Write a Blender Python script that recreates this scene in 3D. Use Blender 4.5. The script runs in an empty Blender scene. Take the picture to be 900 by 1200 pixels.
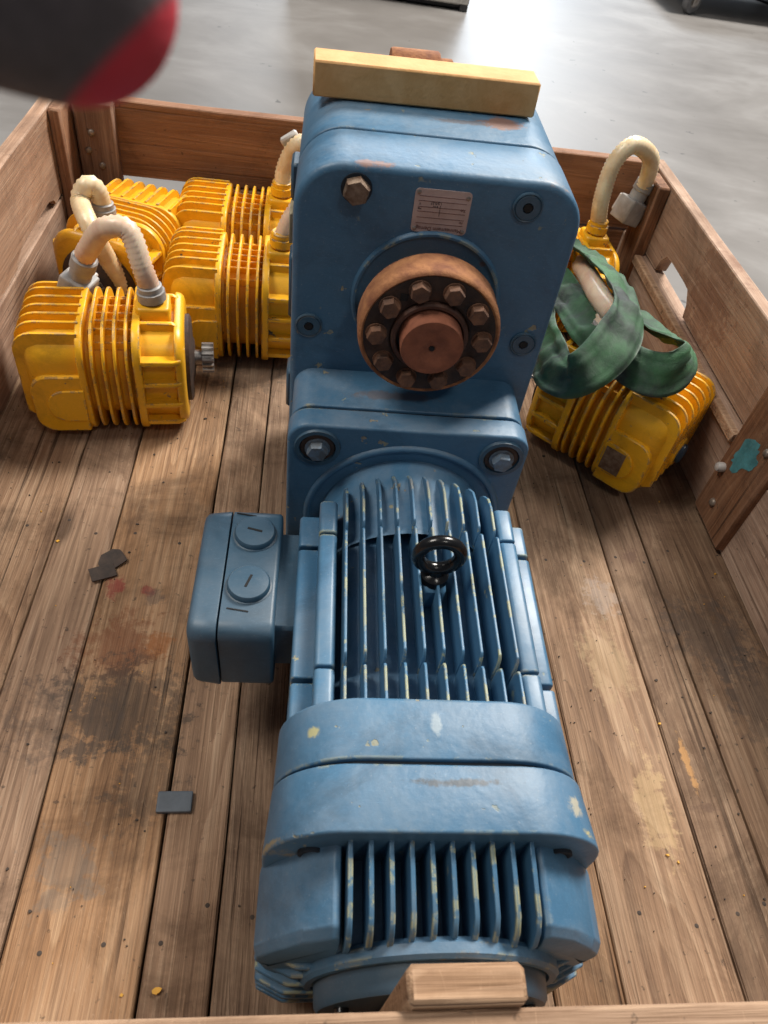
import bpy, bmesh, math, random
from mathutils import Vector, Matrix
import numpy as np
random.seed(7)
PI = math.pi
scene = bpy.context.scene
COL = scene.collection

# ------------------------------------------------------------------ camera
SC = 0.96/0.76
YAW, PITCH, ROLL, FPX = 0.1779, 0.8114, 0.1843, 863.54
CAM = Vector((-0.0716*SC, -0.985*SC, 0.5418*SC))
_fw = Vector((math.sin(YAW)*math.cos(PITCH), math.cos(YAW)*math.cos(PITCH), -math.sin(PITCH)))
_ri = Vector((math.cos(YAW), -math.sin(YAW), 0)); _up = _ri.cross(_fw)
RI = math.cos(ROLL)*_ri + math.sin(ROLL)*_up
UP = -math.sin(ROLL)*_ri + math.cos(ROLL)*_up
FW = _fw
cam = bpy.data.cameras.new('camera'); cam_o = bpy.data.objects.new('camera', cam); COL.objects.link(cam_o)
cam.sensor_fit = 'VERTICAL'; cam.sensor_height = 36.0; cam.sensor_width = 27.0
cam.lens = FPX/1200*36.0
cam.clip_start = 0.01; cam.clip_end = 300
mw = Matrix((( RI.x, UP.x, -FW.x, CAM.x), (RI.y, UP.y, -FW.y, CAM.y), (RI.z, UP.z, -FW.z, CAM.z), (0, 0, 0, 1)))
cam_o.matrix_world = mw
cam.dof.use_dof = True; cam.dof.focus_distance = 0.82; cam.dof.aperture_fstop = 25.9/1.7
scene.camera = cam_o

def ray(x, y): return FW + RI*((x-450)/FPX) + UP*((600-y)/FPX)
def at(x, y, axis, val):
    d = ray(x, y); return CAM + d*((val-CAM[axis])/d[axis])

# ------------------------------------------------------------------ light
w = bpy.data.worlds.new('World'); scene.world = w; w.use_nodes = True
w.node_tree.nodes['Background'].inputs[0].default_value = (0.78, 0.86, 1.0, 1)
w.node_tree.nodes['Background'].inputs[1].default_value = 0.11

def area(name, loc, target, sx, sy, power, col):
    l = bpy.data.lights.new(name, 'AREA'); l.shape = 'RECTANGLE'; l.size = sx; l.size_y = sy
    l.energy = power; l.color = col
    o = bpy.data.objects.new(name, l); COL.objects.link(o); o.location = loc
    o.rotation_euler = (Vector(target)-Vector(loc)).to_track_quat('-Z', 'Y').to_euler()
    return o
# hall door far behind, daylight
area('door_light', (3.1, 14.0, 3.4), (0.5, 1.0, 0), 1.2, 3.0, 130, (0.80, 0.90, 1.0))
# ceiling lamps of the hall
area('upper_windows', (2.2, 15.0, 6.4), (0.3, 0, 0), 7.0, 2.6, 1000, (0.84, 0.92, 1.0))
area('ceiling_lamp', (2.6, 2.3, 4.6), (0.1, -0.5, 0), 1.7, 1.7, 560, (1.0, 0.94, 0.86))
area('ceiling_lamp', (-2.5, -0.5, 4.4), (0, -0.6, 0), 1.6, 1.6, 140, (1.0, 0.93, 0.84))
area('ceiling_lamp', (1.2, -3.4, 4.6), (0, -0.6, 0), 0.6, 0.6, 30, (1.0, 0.94, 0.86))
scene.view_settings.view_transform = 'Standard'; scene.view_settings.look = 'None'
scene.view_settings.exposure = 0.15; scene.view_settings.gamma = 1.0
scene.view_settings.use_curve_mapping = False
scene.render.engine = 'CYCLES'
scene.render.resolution_x = 768; scene.render.resolution_y = 1024

# ------------------------------------------------------------------ materials
class NT:
    def __init__(s, name):
        m = bpy.data.materials.new(name); m.use_nodes = True
        s.m = m; s.t = m.node_tree; s.b = s.t.nodes['Principled BSDF']
    def n(s, typ, **kw):
        nd = s.t.nodes.new(typ)
        for k, v in kw.items():
            if k.startswith('_'): setattr(nd, k[1:], v)
        return nd
    def link(s, a, b): s.t.links.new(a, b)
    def val(s, sock, v):
        if hasattr(v, 'is_linked'): s.link(v, sock)
        else: sock.default_value = v
    def math(s, op, a, b=None, clamp=False):
        nd = s.t.nodes.new('ShaderNodeMath'); nd.operation = op; nd.use_clamp = clamp
        s.val(nd.inputs[0], a)
        if b is not None: s.val(nd.inputs[1], b)
        return nd.outputs[0]
    def vmath(s, op, a, b=None):
        nd = s.t.nodes.new('ShaderNodeVectorMath'); nd.operation = op
        s.val(nd.inputs[0], a)
        if b is not None: s.val(nd.inputs[1], b)
        return nd.outputs[1] if op in ('LENGTH', 'DISTANCE', 'DOT_PRODUCT') else nd.outputs[0]
    def noise(s, vec, scale, detail=4, rough=0.55, dist=0.0):
        nd = s.t.nodes.new('ShaderNodeTexNoise'); s.val(nd.inputs['Vector'], vec)
        nd.inputs['Scale'].default_value = scale; nd.inputs['Detail'].default_value = detail
        nd.inputs['Roughness'].default_value = rough; nd.inputs['Distortion'].default_value = dist
        return nd.outputs[0]
    def ramp(s, fac, stops, interp='LINEAR'):
        nd = s.t.nodes.new('ShaderNodeValToRGB'); cr = nd.color_ramp; cr.interpolation = interp
        while len(cr.elements) < len(stops): cr.elements.new(0.5)
        for e, (p, c) in zip(cr.elements, stops):
            e.position = p; e.color = (c, c, c, 1) if isinstance(c, (int, float)) else (*c, 1)
        s.val(nd.inputs[0], fac); return nd.outputs[0]
    def mix(s, fac, a, b, blend='MIX'):
        nd = s.t.nodes.new('ShaderNodeMix'); nd.data_type = 'RGBA'; nd.blend_type = blend
        s.val(nd.inputs[0], fac)
        for i, v in ((6, a), (7, b)):
            if isinstance(v, tuple): nd.inputs[i].default_value = (*v[:3], 1)
            else: s.link(v, nd.inputs[i])
        return nd.outputs[2]
    def mapping(s, vec, scale=(1, 1, 1), loc=(0, 0, 0), rot=(0, 0, 0)):
        nd = s.t.nodes.new('ShaderNodeMapping'); s.link(vec, nd.inputs[0])
        nd.inputs['Location'].default_value = loc; nd.inputs['Rotation'].default_value = rot
        nd.inputs['Scale'].default_value = scale; return nd.outputs[0]
    def obj(s): return s.t.nodes.new('ShaderNodeTexCoord').outputs['Object']
    def pos(s): return s.t.nodes.new('ShaderNodeNewGeometry').outputs['Position']
    def rnd(s): return s.t.nodes.new('ShaderNodeObjectInfo').outputs['Random']
    def bump(s, h, strength=0.2, dist=0.002, normal=None):
        nd = s.t.nodes.new('ShaderNodeBump'); nd.inputs['Strength'].default_value = strength
        nd.inputs['Distance'].default_value = dist; s.link(h, nd.inputs['Height'])
        if normal is not None: s.link(normal, nd.inputs['Normal'])
        s.link(nd.outputs[0], s.b.inputs['Normal']); return nd.outputs[0]
    def edge(s, radius):
        bv = s.t.nodes.new('ShaderNodeBevel'); bv.samples = 4; bv.inputs['Radius'].default_value = radius
        g = s.t.nodes.new('ShaderNodeNewGeometry')
        d = s.vmath('DOT_PRODUCT', bv.outputs[0], g.outputs['Normal'])
        return s.math('SUBTRACT', 1.0, d, True)
    def out(s, col=None, rough=None, **kw):
        if col is not None: s.val(s.b.inputs['Base Color'], (*col, 1) if isinstance(col, tuple) else col)
        if rough is not None: s.val(s.b.inputs['Roughness'], rough)
        for k, v in kw.items(): s.val(s.b.inputs[k.replace('_', ' ')], v)
        return s.m

def wood(name, c_dark, c_mid, c_light, axis='Y', grain=1.0, stains=(), dirt=0.6, wear=0.35, edgew=0.75, spread=0.0, crack=0.8):
    t = NT(name)
    o = t.obj(); rn = t.rnd()
    off = t.n('ShaderNodeCombineXYZ'); 
    for i, k in enumerate((7.3, 3.1, 5.7)): t.link(t.math('MULTIPLY', rn, k), off.inputs[i])
    v = t.vmath('ADD', o, off.outputs[0])
    lo, hi = 2.2, 46.0
    sc = {'X': (lo, hi, hi), 'Y': (hi, lo, hi), 'Z': (hi, hi, lo)}[axis]
    sc2 = {'X': (.6, 9, 9), 'Y': (9, .6, 9), 'Z': (9, 9, .6)}[axis]
    sc3 = {'X': (5, 260, 260), 'Y': (260, 5, 260), 'Z': (260, 260, 5)}[axis]
    big = t.noise(v, 6, 3)
    warp = t.vmath('ADD', t.mapping(v, sc2), t.vmath('MULTIPLY', t.n('ShaderNodeTexNoise').outputs[1], (0, 0, 0)))
    rings = t.noise(warp, 1.6, 2, 0.5, 0.8)
    rings = t.math('FRACT', t.math('MULTIPLY', rings, 13.0))
    rings = t.ramp(rings, [(0, 0.0), (0.75, 0.75), (0.93, 1.0), (1, 0.1)])
    g1 = t.noise(t.mapping(v, sc), 1.0, 5, 0.62, 0.3)
    g2 = t.noise(t.mapping(v, sc3), 1.0, 3, 0.6)
    g = t.math('ADD', t.math('MULTIPLY', g1, 0.56), t.math('ADD', t.math('MULTIPLY', rings, -0.13), t.math('MULTIPLY', g2, 0.44)))
    col = t.ramp(g, [(0.22-spread, c_dark), (0.43, c_mid), (0.66+spread, c_light)])
    # individual brightness and hue of each board
    br = t.math('ADD', 0.80, t.math('MULTIPLY', rn, 0.36))
    hs = t.n('ShaderNodeHueSaturation'); t.link(col, hs.inputs['Color']); t.link(br, hs.inputs['Value'])
    t.link(t.math('ADD', 0.88, t.math('MULTIPLY', t.math('FRACT', t.math('MULTIPLY', rn, 17.0)), 0.28)), hs.inputs['Saturation'])
    col = hs.outputs[0]
    # worn brighter and dirty darker patches
    wn = t.noise(t.mapping(v, (4, 2.2, 4) if axis == 'Y' else (2.2, 4, 4)), 2.4, 6, 0.65, 0.6)
    col = t.mix(t.math('MULTIPLY', t.ramp(wn, [(0.50, 0.0), (0.72, 1.0)]), wear), col, c_light)
    dn = t.noise(v, 6.5, 9, 0.72, 0.6)
    col = t.mix(t.math('MULTIPLY', t.ramp(dn, [(0.50, 0.0), (0.66, 1.0)]), dirt), col, tuple(c*0.42 for c in c_dark))
    sp = t.noise(v, 130.0, 3, 0.6)
    col = t.mix(t.math('MULTIPLY', t.ramp(sp, [(0.66, 0.0), (0.73, 1.0)]), 0.7), col, (0.03, 0.024, 0.02))
    sc4 = {'X': (1.1, 150, 150), 'Y': (150, 1.1, 150), 'Z': (150, 150, 1.1)}[axis]
    ck = t.noise(t.mapping(v, sc4), 1.0, 3, 0.55, 0.2); ckm = t.noise(v, 5.0, 3)
    ckf = t.math('MULTIPLY', t.ramp(ck, [(0.62, 0.0), (0.67, 1.0)]), t.ramp(ckm, [(0.42, 0.0), (0.58, 1.0)]))
    col = t.mix(t.math('MULTIPLY', ckf, crack), col, tuple(c*0.40 for c in c_dark))
    sc5 = {'X': (14, 700, 700), 'Y': (700, 14, 700), 'Z': (700, 700, 14)}[axis]
    fb = t.noise(t.mapping(v, sc5), 1.0, 2, 0.6)
    col = t.mix(t.ramp(fb, [(0.30, 0.45), (0.60, 0.0)]), col, tuple(c*0.75 for c in c_dark))
    # scratches across the grain and raw worn edges
    scr = t.noise(t.mapping(v, (30, 3, 30), (0, 0, 0), (0, 0, 0.5)), 4.0, 2, 0.5, 1.2)
    col = t.mix(t.math('MULTIPLY', t.ramp(scr, [(0.495, 0.0), (0.5, 1.0), (0.505, 0.0)]), 0.35), col, c_light)
    ed = t.math('MULTIPLY', t.ramp(t.edge(0.006), [(0.01, 0.0), (0.12, 1.0)]), t.ramp(dn, [(0.34, 1.0), (0.60, 0.15)]))
    col = t.mix(t.math('MULTIPLY', ed, edgew), col, tuple(min(1, c*1.25+0.04) for c in c_light))
    # knots
    vo = t.n('ShaderNodeTexVoronoi'); vo.inputs['Scale'].default_value = 1.0
    t.link(t.mapping(v, {'X': (3.2, 9, 3), 'Y': (9, 3.2, 3), 'Z': (9, 9, 3)}[axis]), vo.inputs['Vector'])
    kn = t.ramp(t.math('ADD', vo.outputs['Distance'], t.math('MULTIPLY', dn, 0.1)), [(0.10, 1.0), (0.17, 0.0)])
    col = t.mix(t.math('MULTIPLY', kn, 0.75), col, tuple(c*0.5 for c in c_dark))
    # stains with a place of their own (world position)
    p = t.pos()
    sn = t.noise(p, 26.0, 6, 0.7, 0.8); sn2 = t.noise(p, 90.0, 4, 0.7)
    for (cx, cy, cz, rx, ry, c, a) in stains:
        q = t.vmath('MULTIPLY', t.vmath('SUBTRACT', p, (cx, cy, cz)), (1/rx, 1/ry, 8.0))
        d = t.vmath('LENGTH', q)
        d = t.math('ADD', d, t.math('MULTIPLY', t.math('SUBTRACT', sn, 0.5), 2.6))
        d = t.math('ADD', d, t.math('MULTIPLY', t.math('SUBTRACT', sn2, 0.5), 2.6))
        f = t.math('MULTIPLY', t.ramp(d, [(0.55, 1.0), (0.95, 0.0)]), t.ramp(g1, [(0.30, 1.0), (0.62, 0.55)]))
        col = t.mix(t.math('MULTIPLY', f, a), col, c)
    t.out(col, t.ramp(dn, [(0.3, 0.62), (0.7, 0.85)]), Specular_IOR_Level=0.3)
    h = t.math('ADD', t.math('MULTIPLY', g, 1.0), t.math('MULTIPLY', kn, 0.1))
    h = t.math('SUBTRACT', t.math('ADD', h, t.math('MULTIPLY', fb, 0.35)), t.math('MULTIPLY', ckf, 0.5))
    t.bump(h, 0.85*grain, 0.003)
    return t.m

STAINS = [
    (-0.262, -0.815, 0, 0.050, 0.045, (0.16, 0.055, 0.022), 0.85),
    (-0.222, -0.812, 0, 0.018, 0.020, (0.30, 0.11, 0.03), 0.8),
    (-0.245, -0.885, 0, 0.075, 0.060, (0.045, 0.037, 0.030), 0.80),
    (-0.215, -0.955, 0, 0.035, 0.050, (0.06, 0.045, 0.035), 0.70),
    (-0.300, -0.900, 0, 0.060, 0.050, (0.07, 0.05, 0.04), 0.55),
    (-0.282, -0.735, 0, 0.012, 0.017, (0.20, 0.020, 0.022), 0.95),
    (-0.245, -0.745, 0, 0.008, 0.008, (0.19, 0.025, 0.025), 0.9),
    (-0.236, -0.752, 0, 0.014, 0.012, (0.05, 0.045, 0.045), 0.7),
    (-0.262, -1.035, 0, 0.030, 0.040, (0.13, 0.12, 0.105), 0.55),
    (-0.345, -0.985, 0, 0.016, 0.005, (0.10, 0.22, 0.20), 0.8),
    (-0.315, -1.060, 0, 0.006, 0.020, (0.50, 0.32, 0.16), 0.8),
    (-0.355, -0.970, 0, 0.006, 0.014, (0.45, 0.28, 0.14), 0.8),
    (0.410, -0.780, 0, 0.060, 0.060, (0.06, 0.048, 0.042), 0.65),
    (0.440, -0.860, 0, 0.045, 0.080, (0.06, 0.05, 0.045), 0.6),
    (0.268, -0.820, 0, 0.030, 0.060, (0.40, 0.30, 0.17), 0.45),
    (0.285, -0.720, 0, 0.025, 0.030, (0.42, 0.40, 0.38), 0.35),
    (0.275, -0.980, 0, 0.018, 0.060, (0.55, 0.40, 0.21), 0.55),
    (0.325, -0.935, 0, 0.004, 0.035, (0.48, 0.26, 0.10), 0.9),
    (0.340, -0.660, 0, 0.013, 0.012, (0.10, 0.05, 0.035), 0.7),
    (0.330, -0.980, 0, 0.020, 0.006, (0.09, 0.05, 0.035), 0.7),
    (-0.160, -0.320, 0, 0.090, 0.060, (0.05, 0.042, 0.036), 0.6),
]
M = {}
M['plank'] = wood('deck_wood', (0.112, 0.062, 0.036), (0.265, 0.160, 0.094), (0.44, 0.305, 0.198), 'Y', 1.0, STAINS, 0.62, 0.42, 0.0)
M['board_x'] = wood('crate_wood_x', (0.155, 0.076, 0.046), (0.285, 0.152, 0.092), (0.42, 0.25, 0.16), 'X', 0.5, (), 0.45, 0.2, 0.75, 0.10, 0.5)
M['board_y'] = wood('crate_wood_y', (0.21, 0.125, 0.083), (0.36, 0.232, 0.162), (0.52, 0.38, 0.285), 'Y', 0.5,
    ((0.48, -0.33, 0.19, 0.05, 0.08, (0.13, 0.045, 0.025), 0.5),), 0.45, 0.3, 0.75, 0.10, 0.5)
M['cleat'] = wood('cleat_wood', (0.12, 0.055, 0.03), (0.25, 0.13, 0.078), (0.40, 0.24, 0.15), 'Z', 0.6,
    ((0.46, -0.602, 0.125, 0.9, 0.022, (0.07, 0.27, 0.30), 0.0),), 0.45, 0.3)
M['pale_edge'] = wood('pale_block_wood', (0.20, 0.105, 0.055), (0.38, 0.225, 0.125), (0.54, 0.355, 0.225), 'X', 0.7, (), 0.3, 0.3)

def paint(name, base, dark, chip, chip2, rough, edge_r, edge_lo, edge_hi, dust_sheen, dust_sheen_col, bump=0.25, edge_n=38.0, spot=0.705, marks=(), en=0.47):
    t = NT(name); o = t.obj(); p = t.pos()
    n1 = t.noise(p, 7.0, 5, 0.6); n2 = t.noise(p, edge_n, 4, 0.65); n3 = t.noise(p, 190.0, 2); n4 = t.noise(p, 16, 5, 0.7, 0.4)
    col = t.mix(t.ramp(n1, [(0.3, 0.0), (0.7, 1.0)]), dark, base)
    # dust and grime on up-facing surfaces, with the blue's pale top sheen painted in
    g = t.n('ShaderNodeNewGeometry'); sx = t.n('ShaderNodeSeparateXYZ'); t.link(g.outputs['Normal'], sx.inputs[0])
    upf = t.math('MULTIPLY', t.ramp(sx.outputs[2], [(0.25, 0.15), (0.9, 1.0)]), t.ramp(n4, [(0.42, 0.0), (0.70, 1.0)]))
    col = t.mix(t.math('MULTIPLY', upf, dust_sheen), col, dust_sheen_col)
    gr = t.ramp(t.noise(p, 11.0, 6, 0.72, 0.7), [(0.50, 0.0), (0.70, 1.0)])
    col = t.mix(t.math('MULTIPLY', gr, 0.50), col, tuple(c*0.35+0.008 for c in dark))
    # fine scuffs and dust specks
    sc = t.noise(t.mapping(p, (14, 60, 60), (0, 0, 0), (0.3, 0.2, 0.6)), 3.0, 3, 0.6, 1.5)
    col = t.mix(t.math('MULTIPLY', t.ramp(sc, [(0.49, 0.0), (0.5, 1.0), (0.51, 0.0)]), 0.22), col, tuple(c*1.5+0.08 for c in base))
    col = t.mix(t.math('MULTIPLY', t.ramp(t.noise(p, 420.0, 2), [(0.68, 0.0), (0.74, 1.0)]), 0.35), col, dust_sheen_col)
    for (cx, cy, cz, rx, ry, rz, c, a) in marks:
        d = t.vmath('LENGTH', t.vmath('MULTIPLY', t.vmath('SUBTRACT', p, (cx, cy, cz)), (1/rx, 1/ry, 1/rz)))
        d = t.math('ADD', d, t.math('MULTIPLY', t.math('SUBTRACT', t.noise(p, 70.0, 5, 0.75, 0.5), 0.5), 2.4))
        col = t.mix(t.math('MULTIPLY', t.ramp(d, [(0.6, 1.0), (1.0, 0.0)]), a), col, c)
    e = t.edge(edge_r)
    ch = t.math('MULTIPLY', t.ramp(e, [(edge_lo, 0.0), (edge_hi, 1.0)]), t.ramp(n2, [(en, 0.0), (en+0.05, 1.0)]), True)
    sp = t.math('MULTIPLY', t.ramp(t.noise(p, 55.0, 3, 0.6), [(spot, 0.0), (spot+0.02, 1.0)]), t.ramp(n4, [(0.45, 0.0), (0.55, 1.0)]))
    chm = t.math('MAXIMUM', ch, sp)
    cc = t.mix(t.ramp(n4, [(0.45, 0.0), (0.6, 1.0)]), chip, chip2)
    col = t.mix(chm, col, cc)
    r = t.math('ADD', t.math('MULTIPLY', n4, 0.22), rough-0.10)
    r = t.math('ADD', r, t.math('MULTIPLY', chm, 0.25))
    t.out(col, r)
    h = t.math('ADD', t.math('MULTIPLY', n3, 0.35), t.math('MULTIPLY', t.noise(p, 60.0, 2), 0.8))
    t.bump(t.math('SUBTRACT', h, t.math('MULTIPLY', chm, 0.8)), bump, 0.0007)
    return t.m
def gw(x, y, z): # a point of the gearmotor in the world
    return (0.020+x+0.013*y-0.018*z, -0.984+y-0.022*z, 0.004+z+0.022*y+0.018*x)
BLUE_MARKS = [(*gw(0.012, -0.060, 0.215), 0.036, 0.0035, 0.02, (0.045, 0.05, 0.055), 0.8),
    (*gw(0.062, 0.462, 0.436), 0.022, 0.016, 0.02, (0.26, 0.12, 0.06), 0.75),
    (*gw(0.02, 0.455, 0.436), 0.030, 0.006, 0.02, (0.10, 0.07, 0.06), 0.6),
    (*gw(-0.06, 0.352, 0.432), 0.020, 0.006, 0.008, (0.30, 0.15, 0.09), 0.7),
    (*gw(0.085, 0.350, 0.425), 0.020, 0.006, 0.010, (0.32, 0.18, 0.09), 0.7),
    (*gw(-0.02, 0.310, 0.234), 0.05, 0.008, 0.02, (0.16, 0.10, 0.07), 0.5),
    (*gw(0.091, -0.071, 0.196), 0.008, 0.009, 0.02, (0.40, 0.38, 0.30), 0.9),
    (*gw(0.096, -0.088, 0.190), 0.008, 0.004, 0.02, (0.45, 0.40, 0.20), 0.9),
    (*gw(-0.10, -0.089, 0.180), 0.02, 0.003, 0.02, (0.33, 0.26, 0.12), 0.8),
    (*gw(-0.085, -0.02, 0.200), 0.006, 0.005, 0.02, (0.42, 0.40, 0.20), 0.9),
    (*gw(0.0, -0.018, 0.216), 0.004, 0.010, 0.02, (0.26, 0.33, 0.38), 0.8),
    (*gw(0.045, 0.345, 0.36), 0.004, 0.010, 0.004, (0.10, 0.07, 0.06), 0.7)]
M['blue'] = paint('blue_paint', (0.066, 0.172, 0.290), (0.042, 0.125, 0.225), (0.42, 0.40, 0.20), (0.22, 0.20, 0.17), 0.47, 0.004, 0.03, 0.11, 0.42, (0.24, 0.285, 0.33), 0.85, 45.0, 0.67, BLUE_MARKS, 0.54)
M['blue_fin'] = paint('blue_fin_paint', (0.066, 0.172, 0.290), (0.042, 0.125, 0.225), (0.46, 0.44, 0.19), (0.30, 0.27, 0.20), 0.40, 0.0035, 0.02, 0.07, 0.30, (0.22, 0.24, 0.255), 0.35, 48.0, 0.68, (), 0.505)
M['blue_shaded'] = paint('blue_shaded_paint', (0.042, 0.100, 0.160), (0.028, 0.074, 0.122), (0.16, 0.16, 0.14), (0.10, 0.09, 0.08), 0.42, 0.002, 0.12, 0.3, 0.25, (0.14, 0.16, 0.18))  # darker copy of the blue; motor's shade on the terminal box put into colour
M['yellow'] = paint('yellow_paint', (0.82, 0.44, 0.012), (0.74, 0.36, 0.008), (0.24, 0.19, 0.16), (0.10, 0.07, 0.05), 0.36, 0.004, 0.015, 0.07, 0.25, (0.36, 0.21, 0.06), 0.35, 85.0, 0.68, (), 0.49)

def simple(name, col, rough, metal=0.0, var=0.25, scale=30.0, bump=0.2, col2=None, **kw):
    t = NT(name); p = t.pos()
    n = t.noise(p, scale, 5, 0.65, 0.3)
    c2 = col2 if col2 else tuple(c*(1-var*1.6) for c in col)
    t.out(t.mix(t.ramp(n, [(0.35, 0.0), (0.65, 1.0)]), c2, col), t.math('ADD', rough-0.08, t.math('MULTIPLY', n, 0.16)), Metallic=metal, **kw)
    t.bump(t.noise(p, scale*6, 3), bump, 0.0006)
    return t.m
M['rust'] = simple('orange_rust', (0.40, 0.180, 0.075), 0.88, 0, 0.2, 55, 1.0, (0.19, 0.070, 0.034))
M['rust_red'] = simple('red_rust', (0.30, 0.105, 0.055), 0.85, 0, 0.2, 60, 0.5, (0.19, 0.065, 0.035))
M['rust_bolt'] = simple('rusty_bolt', (0.22, 0.105, 0.058), 0.75, 0.1, 0.3, 70, 0.8, (0.085, 0.045, 0.030))
M['rust_dark2'] = simple('brown_rust', (0.13, 0.062, 0.042), 0.7, 0.1, 0.3, 80, 0.5, (0.06, 0.032, 0.024))
M['rust_dark'] = simple('dark_oily_rust', (0.065, 0.036, 0.025), 0.65, 0.1, 0.4, 45, 0.7, (0.020, 0.014, 0.012))
M['bolt_brown'] = simple('worn_bolt', (0.27, 0.20, 0.145), 0.5, 0.5, 0.4, 120, 0.4, (0.12, 0.07, 0.045))
M['bolt_blue'] = simple('painted_bolt', (0.14, 0.21, 0.29), 0.45, 0.2, 0.3, 120, 0.3, (0.10, 0.11, 0.12))
M['black_metal'] = simple('black_lacquer', (0.008, 0.008, 0.009), 0.22, 0, 0.2, 40, 0.1)
M['bare_steel'] = simple('bare_steel', (0.42, 0.40, 0.38), 0.38, 0.8, 0.3, 80, 0.2, (0.22, 0.19, 0.17))
M['dark'] = simple('black_hole', (0.008, 0.008, 0.009), 0.8)
M['seam'] = simple('dark_seam', (0.010, 0.018, 0.030), 0.8)
M['grey_plastic'] = simple('grey_plastic', (0.33, 0.32, 0.31), 0.45, 0, 0.2, 40, 0.15, (0.22, 0.20, 0.185))
M['pale_plastic'] = simple('pale_grey_plastic', (0.52, 0.50, 0.48), 0.45, 0, 0.2, 40, 0.15, (0.36, 0.33, 0.30))
M['plate'] = simple('aluminium_plate', (0.50, 0.40, 0.385), 0.5, 0.15, 0.15, 60, 0.1, (0.40, 0.31, 0.295))
M['ink'] = simple('black_print', (0.03, 0.028, 0.035), 0.6)
M['ink_red'] = simple('brown_print', (0.14, 0.055, 0.045), 0.6)
M['plug_blue'] = simple('dark_blue_cap', (0.020, 0.055, 0.10), 0.35)
M['flake'] = simple('brown_flake', (0.055, 0.035, 0.026), 0.7, 0, 0.4, 70, 0.5)
M['chipcap'] = simple('slate_plastic', (0.085, 0.105, 0.13), 0.5, 0, 0.2, 60, 0.2)
M['beam'] = simple('yellow_stained_timber', (0.68, 0.40, 0.175), 0.8, 0, 0.2, 30, 0.9, (0.56, 0.30, 0.105))
M['teal'] = simple('teal_paint', (0.075, 0.27, 0.30), 0.6, 0, 0.3, 60, 0.3)
M['screw'] = simple('dull_screw', (0.33, 0.27, 0.22), 0.5, 0.5, 0.3, 100)
M['chip_yellow'] = simple('yellow_chip', (0.70, 0.36, 0.03), 0.6)
M['dust_bits'] = simple('dark_bits', (0.05, 0.035, 0.026), 0.8)
M['tape'] = simple('tan_tape', (0.42, 0.36, 0.24), 0.5)
M['machine_grey'] = simple('machine_paint', (0.50, 0.48, 0.44), 0.5)
M['rubber'] = simple('dark_rubber', (0.035, 0.035, 0.037), 0.6)
M['wheel_grey'] = simple('grey_wheel', (0.16, 0.16, 0.165), 0.5)
def hose_mat(name, c1, c2):
    t = NT(name); p = t.pos(); n = t.noise(p, 24, 5, 0.65, 0.5)
    t.out(t.mix(t.ramp(n, [(0.38, 0.0), (0.66, 1.0)]), c1, c2), 0.34, Subsurface_Weight=0.35, Subsurface_Radius=(0.02, 0.012, 0.006), Subsurface_Scale=0.25)
    return t.m
M['hose'] = hose_mat('cream_hose', (0.78, 0.66, 0.45), (0.62, 0.42, 0.22))
M['hose_pink'] = hose_mat('pinkish_hose', (0.78, 0.63, 0.48), (0.66, 0.44, 0.32))

def green_mat():
    t = NT('green_sleeve'); p = t.pos()
    n = t.noise(p, 11, 5, 0.65, 0.3); n2 = t.noise(p, 30, 5, 0.7, 0.5)
    c = t.mix(t.ramp(n, [(0.40, 0.0), (0.60, 1.0)]), (0.013, 0.022, 0.020), (0.036, 0.120, 0.050))
    c = t.mix(t.math('MULTIPLY', t.ramp(n2, [(0.50, 0.0), (0.72, 1.0)]), 0.45), c, (0.10, 0.13, 0.115))
    c = t.mix(t.math('MULTIPLY', t.ramp(t.edge(0.004), [(0.05, 0.0), (0.25, 1.0)]), 0.5), c, (0.17, 0.20, 0.17))
    t.out(c, 0.72); wv = t.noise(p, 1300, 1)
    cr = t.noise(t.mapping(p, (1, 1, 1)), 48, 2, 0.5, 2.5)
    t.bump(t.math('ADD', t.math('MULTIPLY', wv, 0.45), t.math('MULTIPLY', cr, 0.5)), 0.6, 0.0022); return t.m
M['green'] = green_mat()

def concrete():
    t = NT('concrete'); p = t.pos()
    a = t.noise(p, 0.9, 6, 0.6, 0.4); b = t.noise(t.mapping(p, (1.2, 2.0, 1), (0, 0, 0), (0, 0, 0.35)), 1.1, 5, 0.65, 0.5); c = t.noise(p, 60, 3)
    f = t.math('ADD', t.math('MULTIPLY', a, 0.5), t.math('MULTIPLY', b, 0.5))
    col = t.ramp(f, [(0.30, (0.105, 0.097, 0.090)), (0.5, (0.170, 0.161, 0.154)), (0.66, (0.26, 0.254, 0.250))])
    sp = t.ramp(t.noise(p, 22, 2), [(0.735, 0.0), (0.75, 1.0)])
    col = t.mix(t.math('MULTIPLY', sp, 0.8), col, (0.05, 0.05, 0.05))
    t.out(col, t.ramp(f, [(0.3, 0.38), (0.7, 0.52)]), Specular_IOR_Level=0.4)
    t.bump(t.math('ADD', t.math('MULTIPLY', b, 1.0), t.math('MULTIPLY', c, 0.05)), 0.10, 0.02)
    return t.m
M['concrete'] = concrete()

def glove_mat(name, c, c2, sc, rough):
    t = NT(name); p = t.obj(); n = t.noise(p, sc, 3)
    t.out(t.mix(n, c, c2), rough); t.bump(t.noise(p, sc*3, 2), 0.5, 0.0006); return t.m
M['glove'] = glove_mat('grey_knit', (0.060, 0.048, 0.050), (0.105, 0.088, 0.092), 500, 0.85)
M['glove_red'] = glove_mat('red_coating', (0.42, 0.012, 0.025), (0.50, 0.020, 0.035), 300, 0.45)

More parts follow.
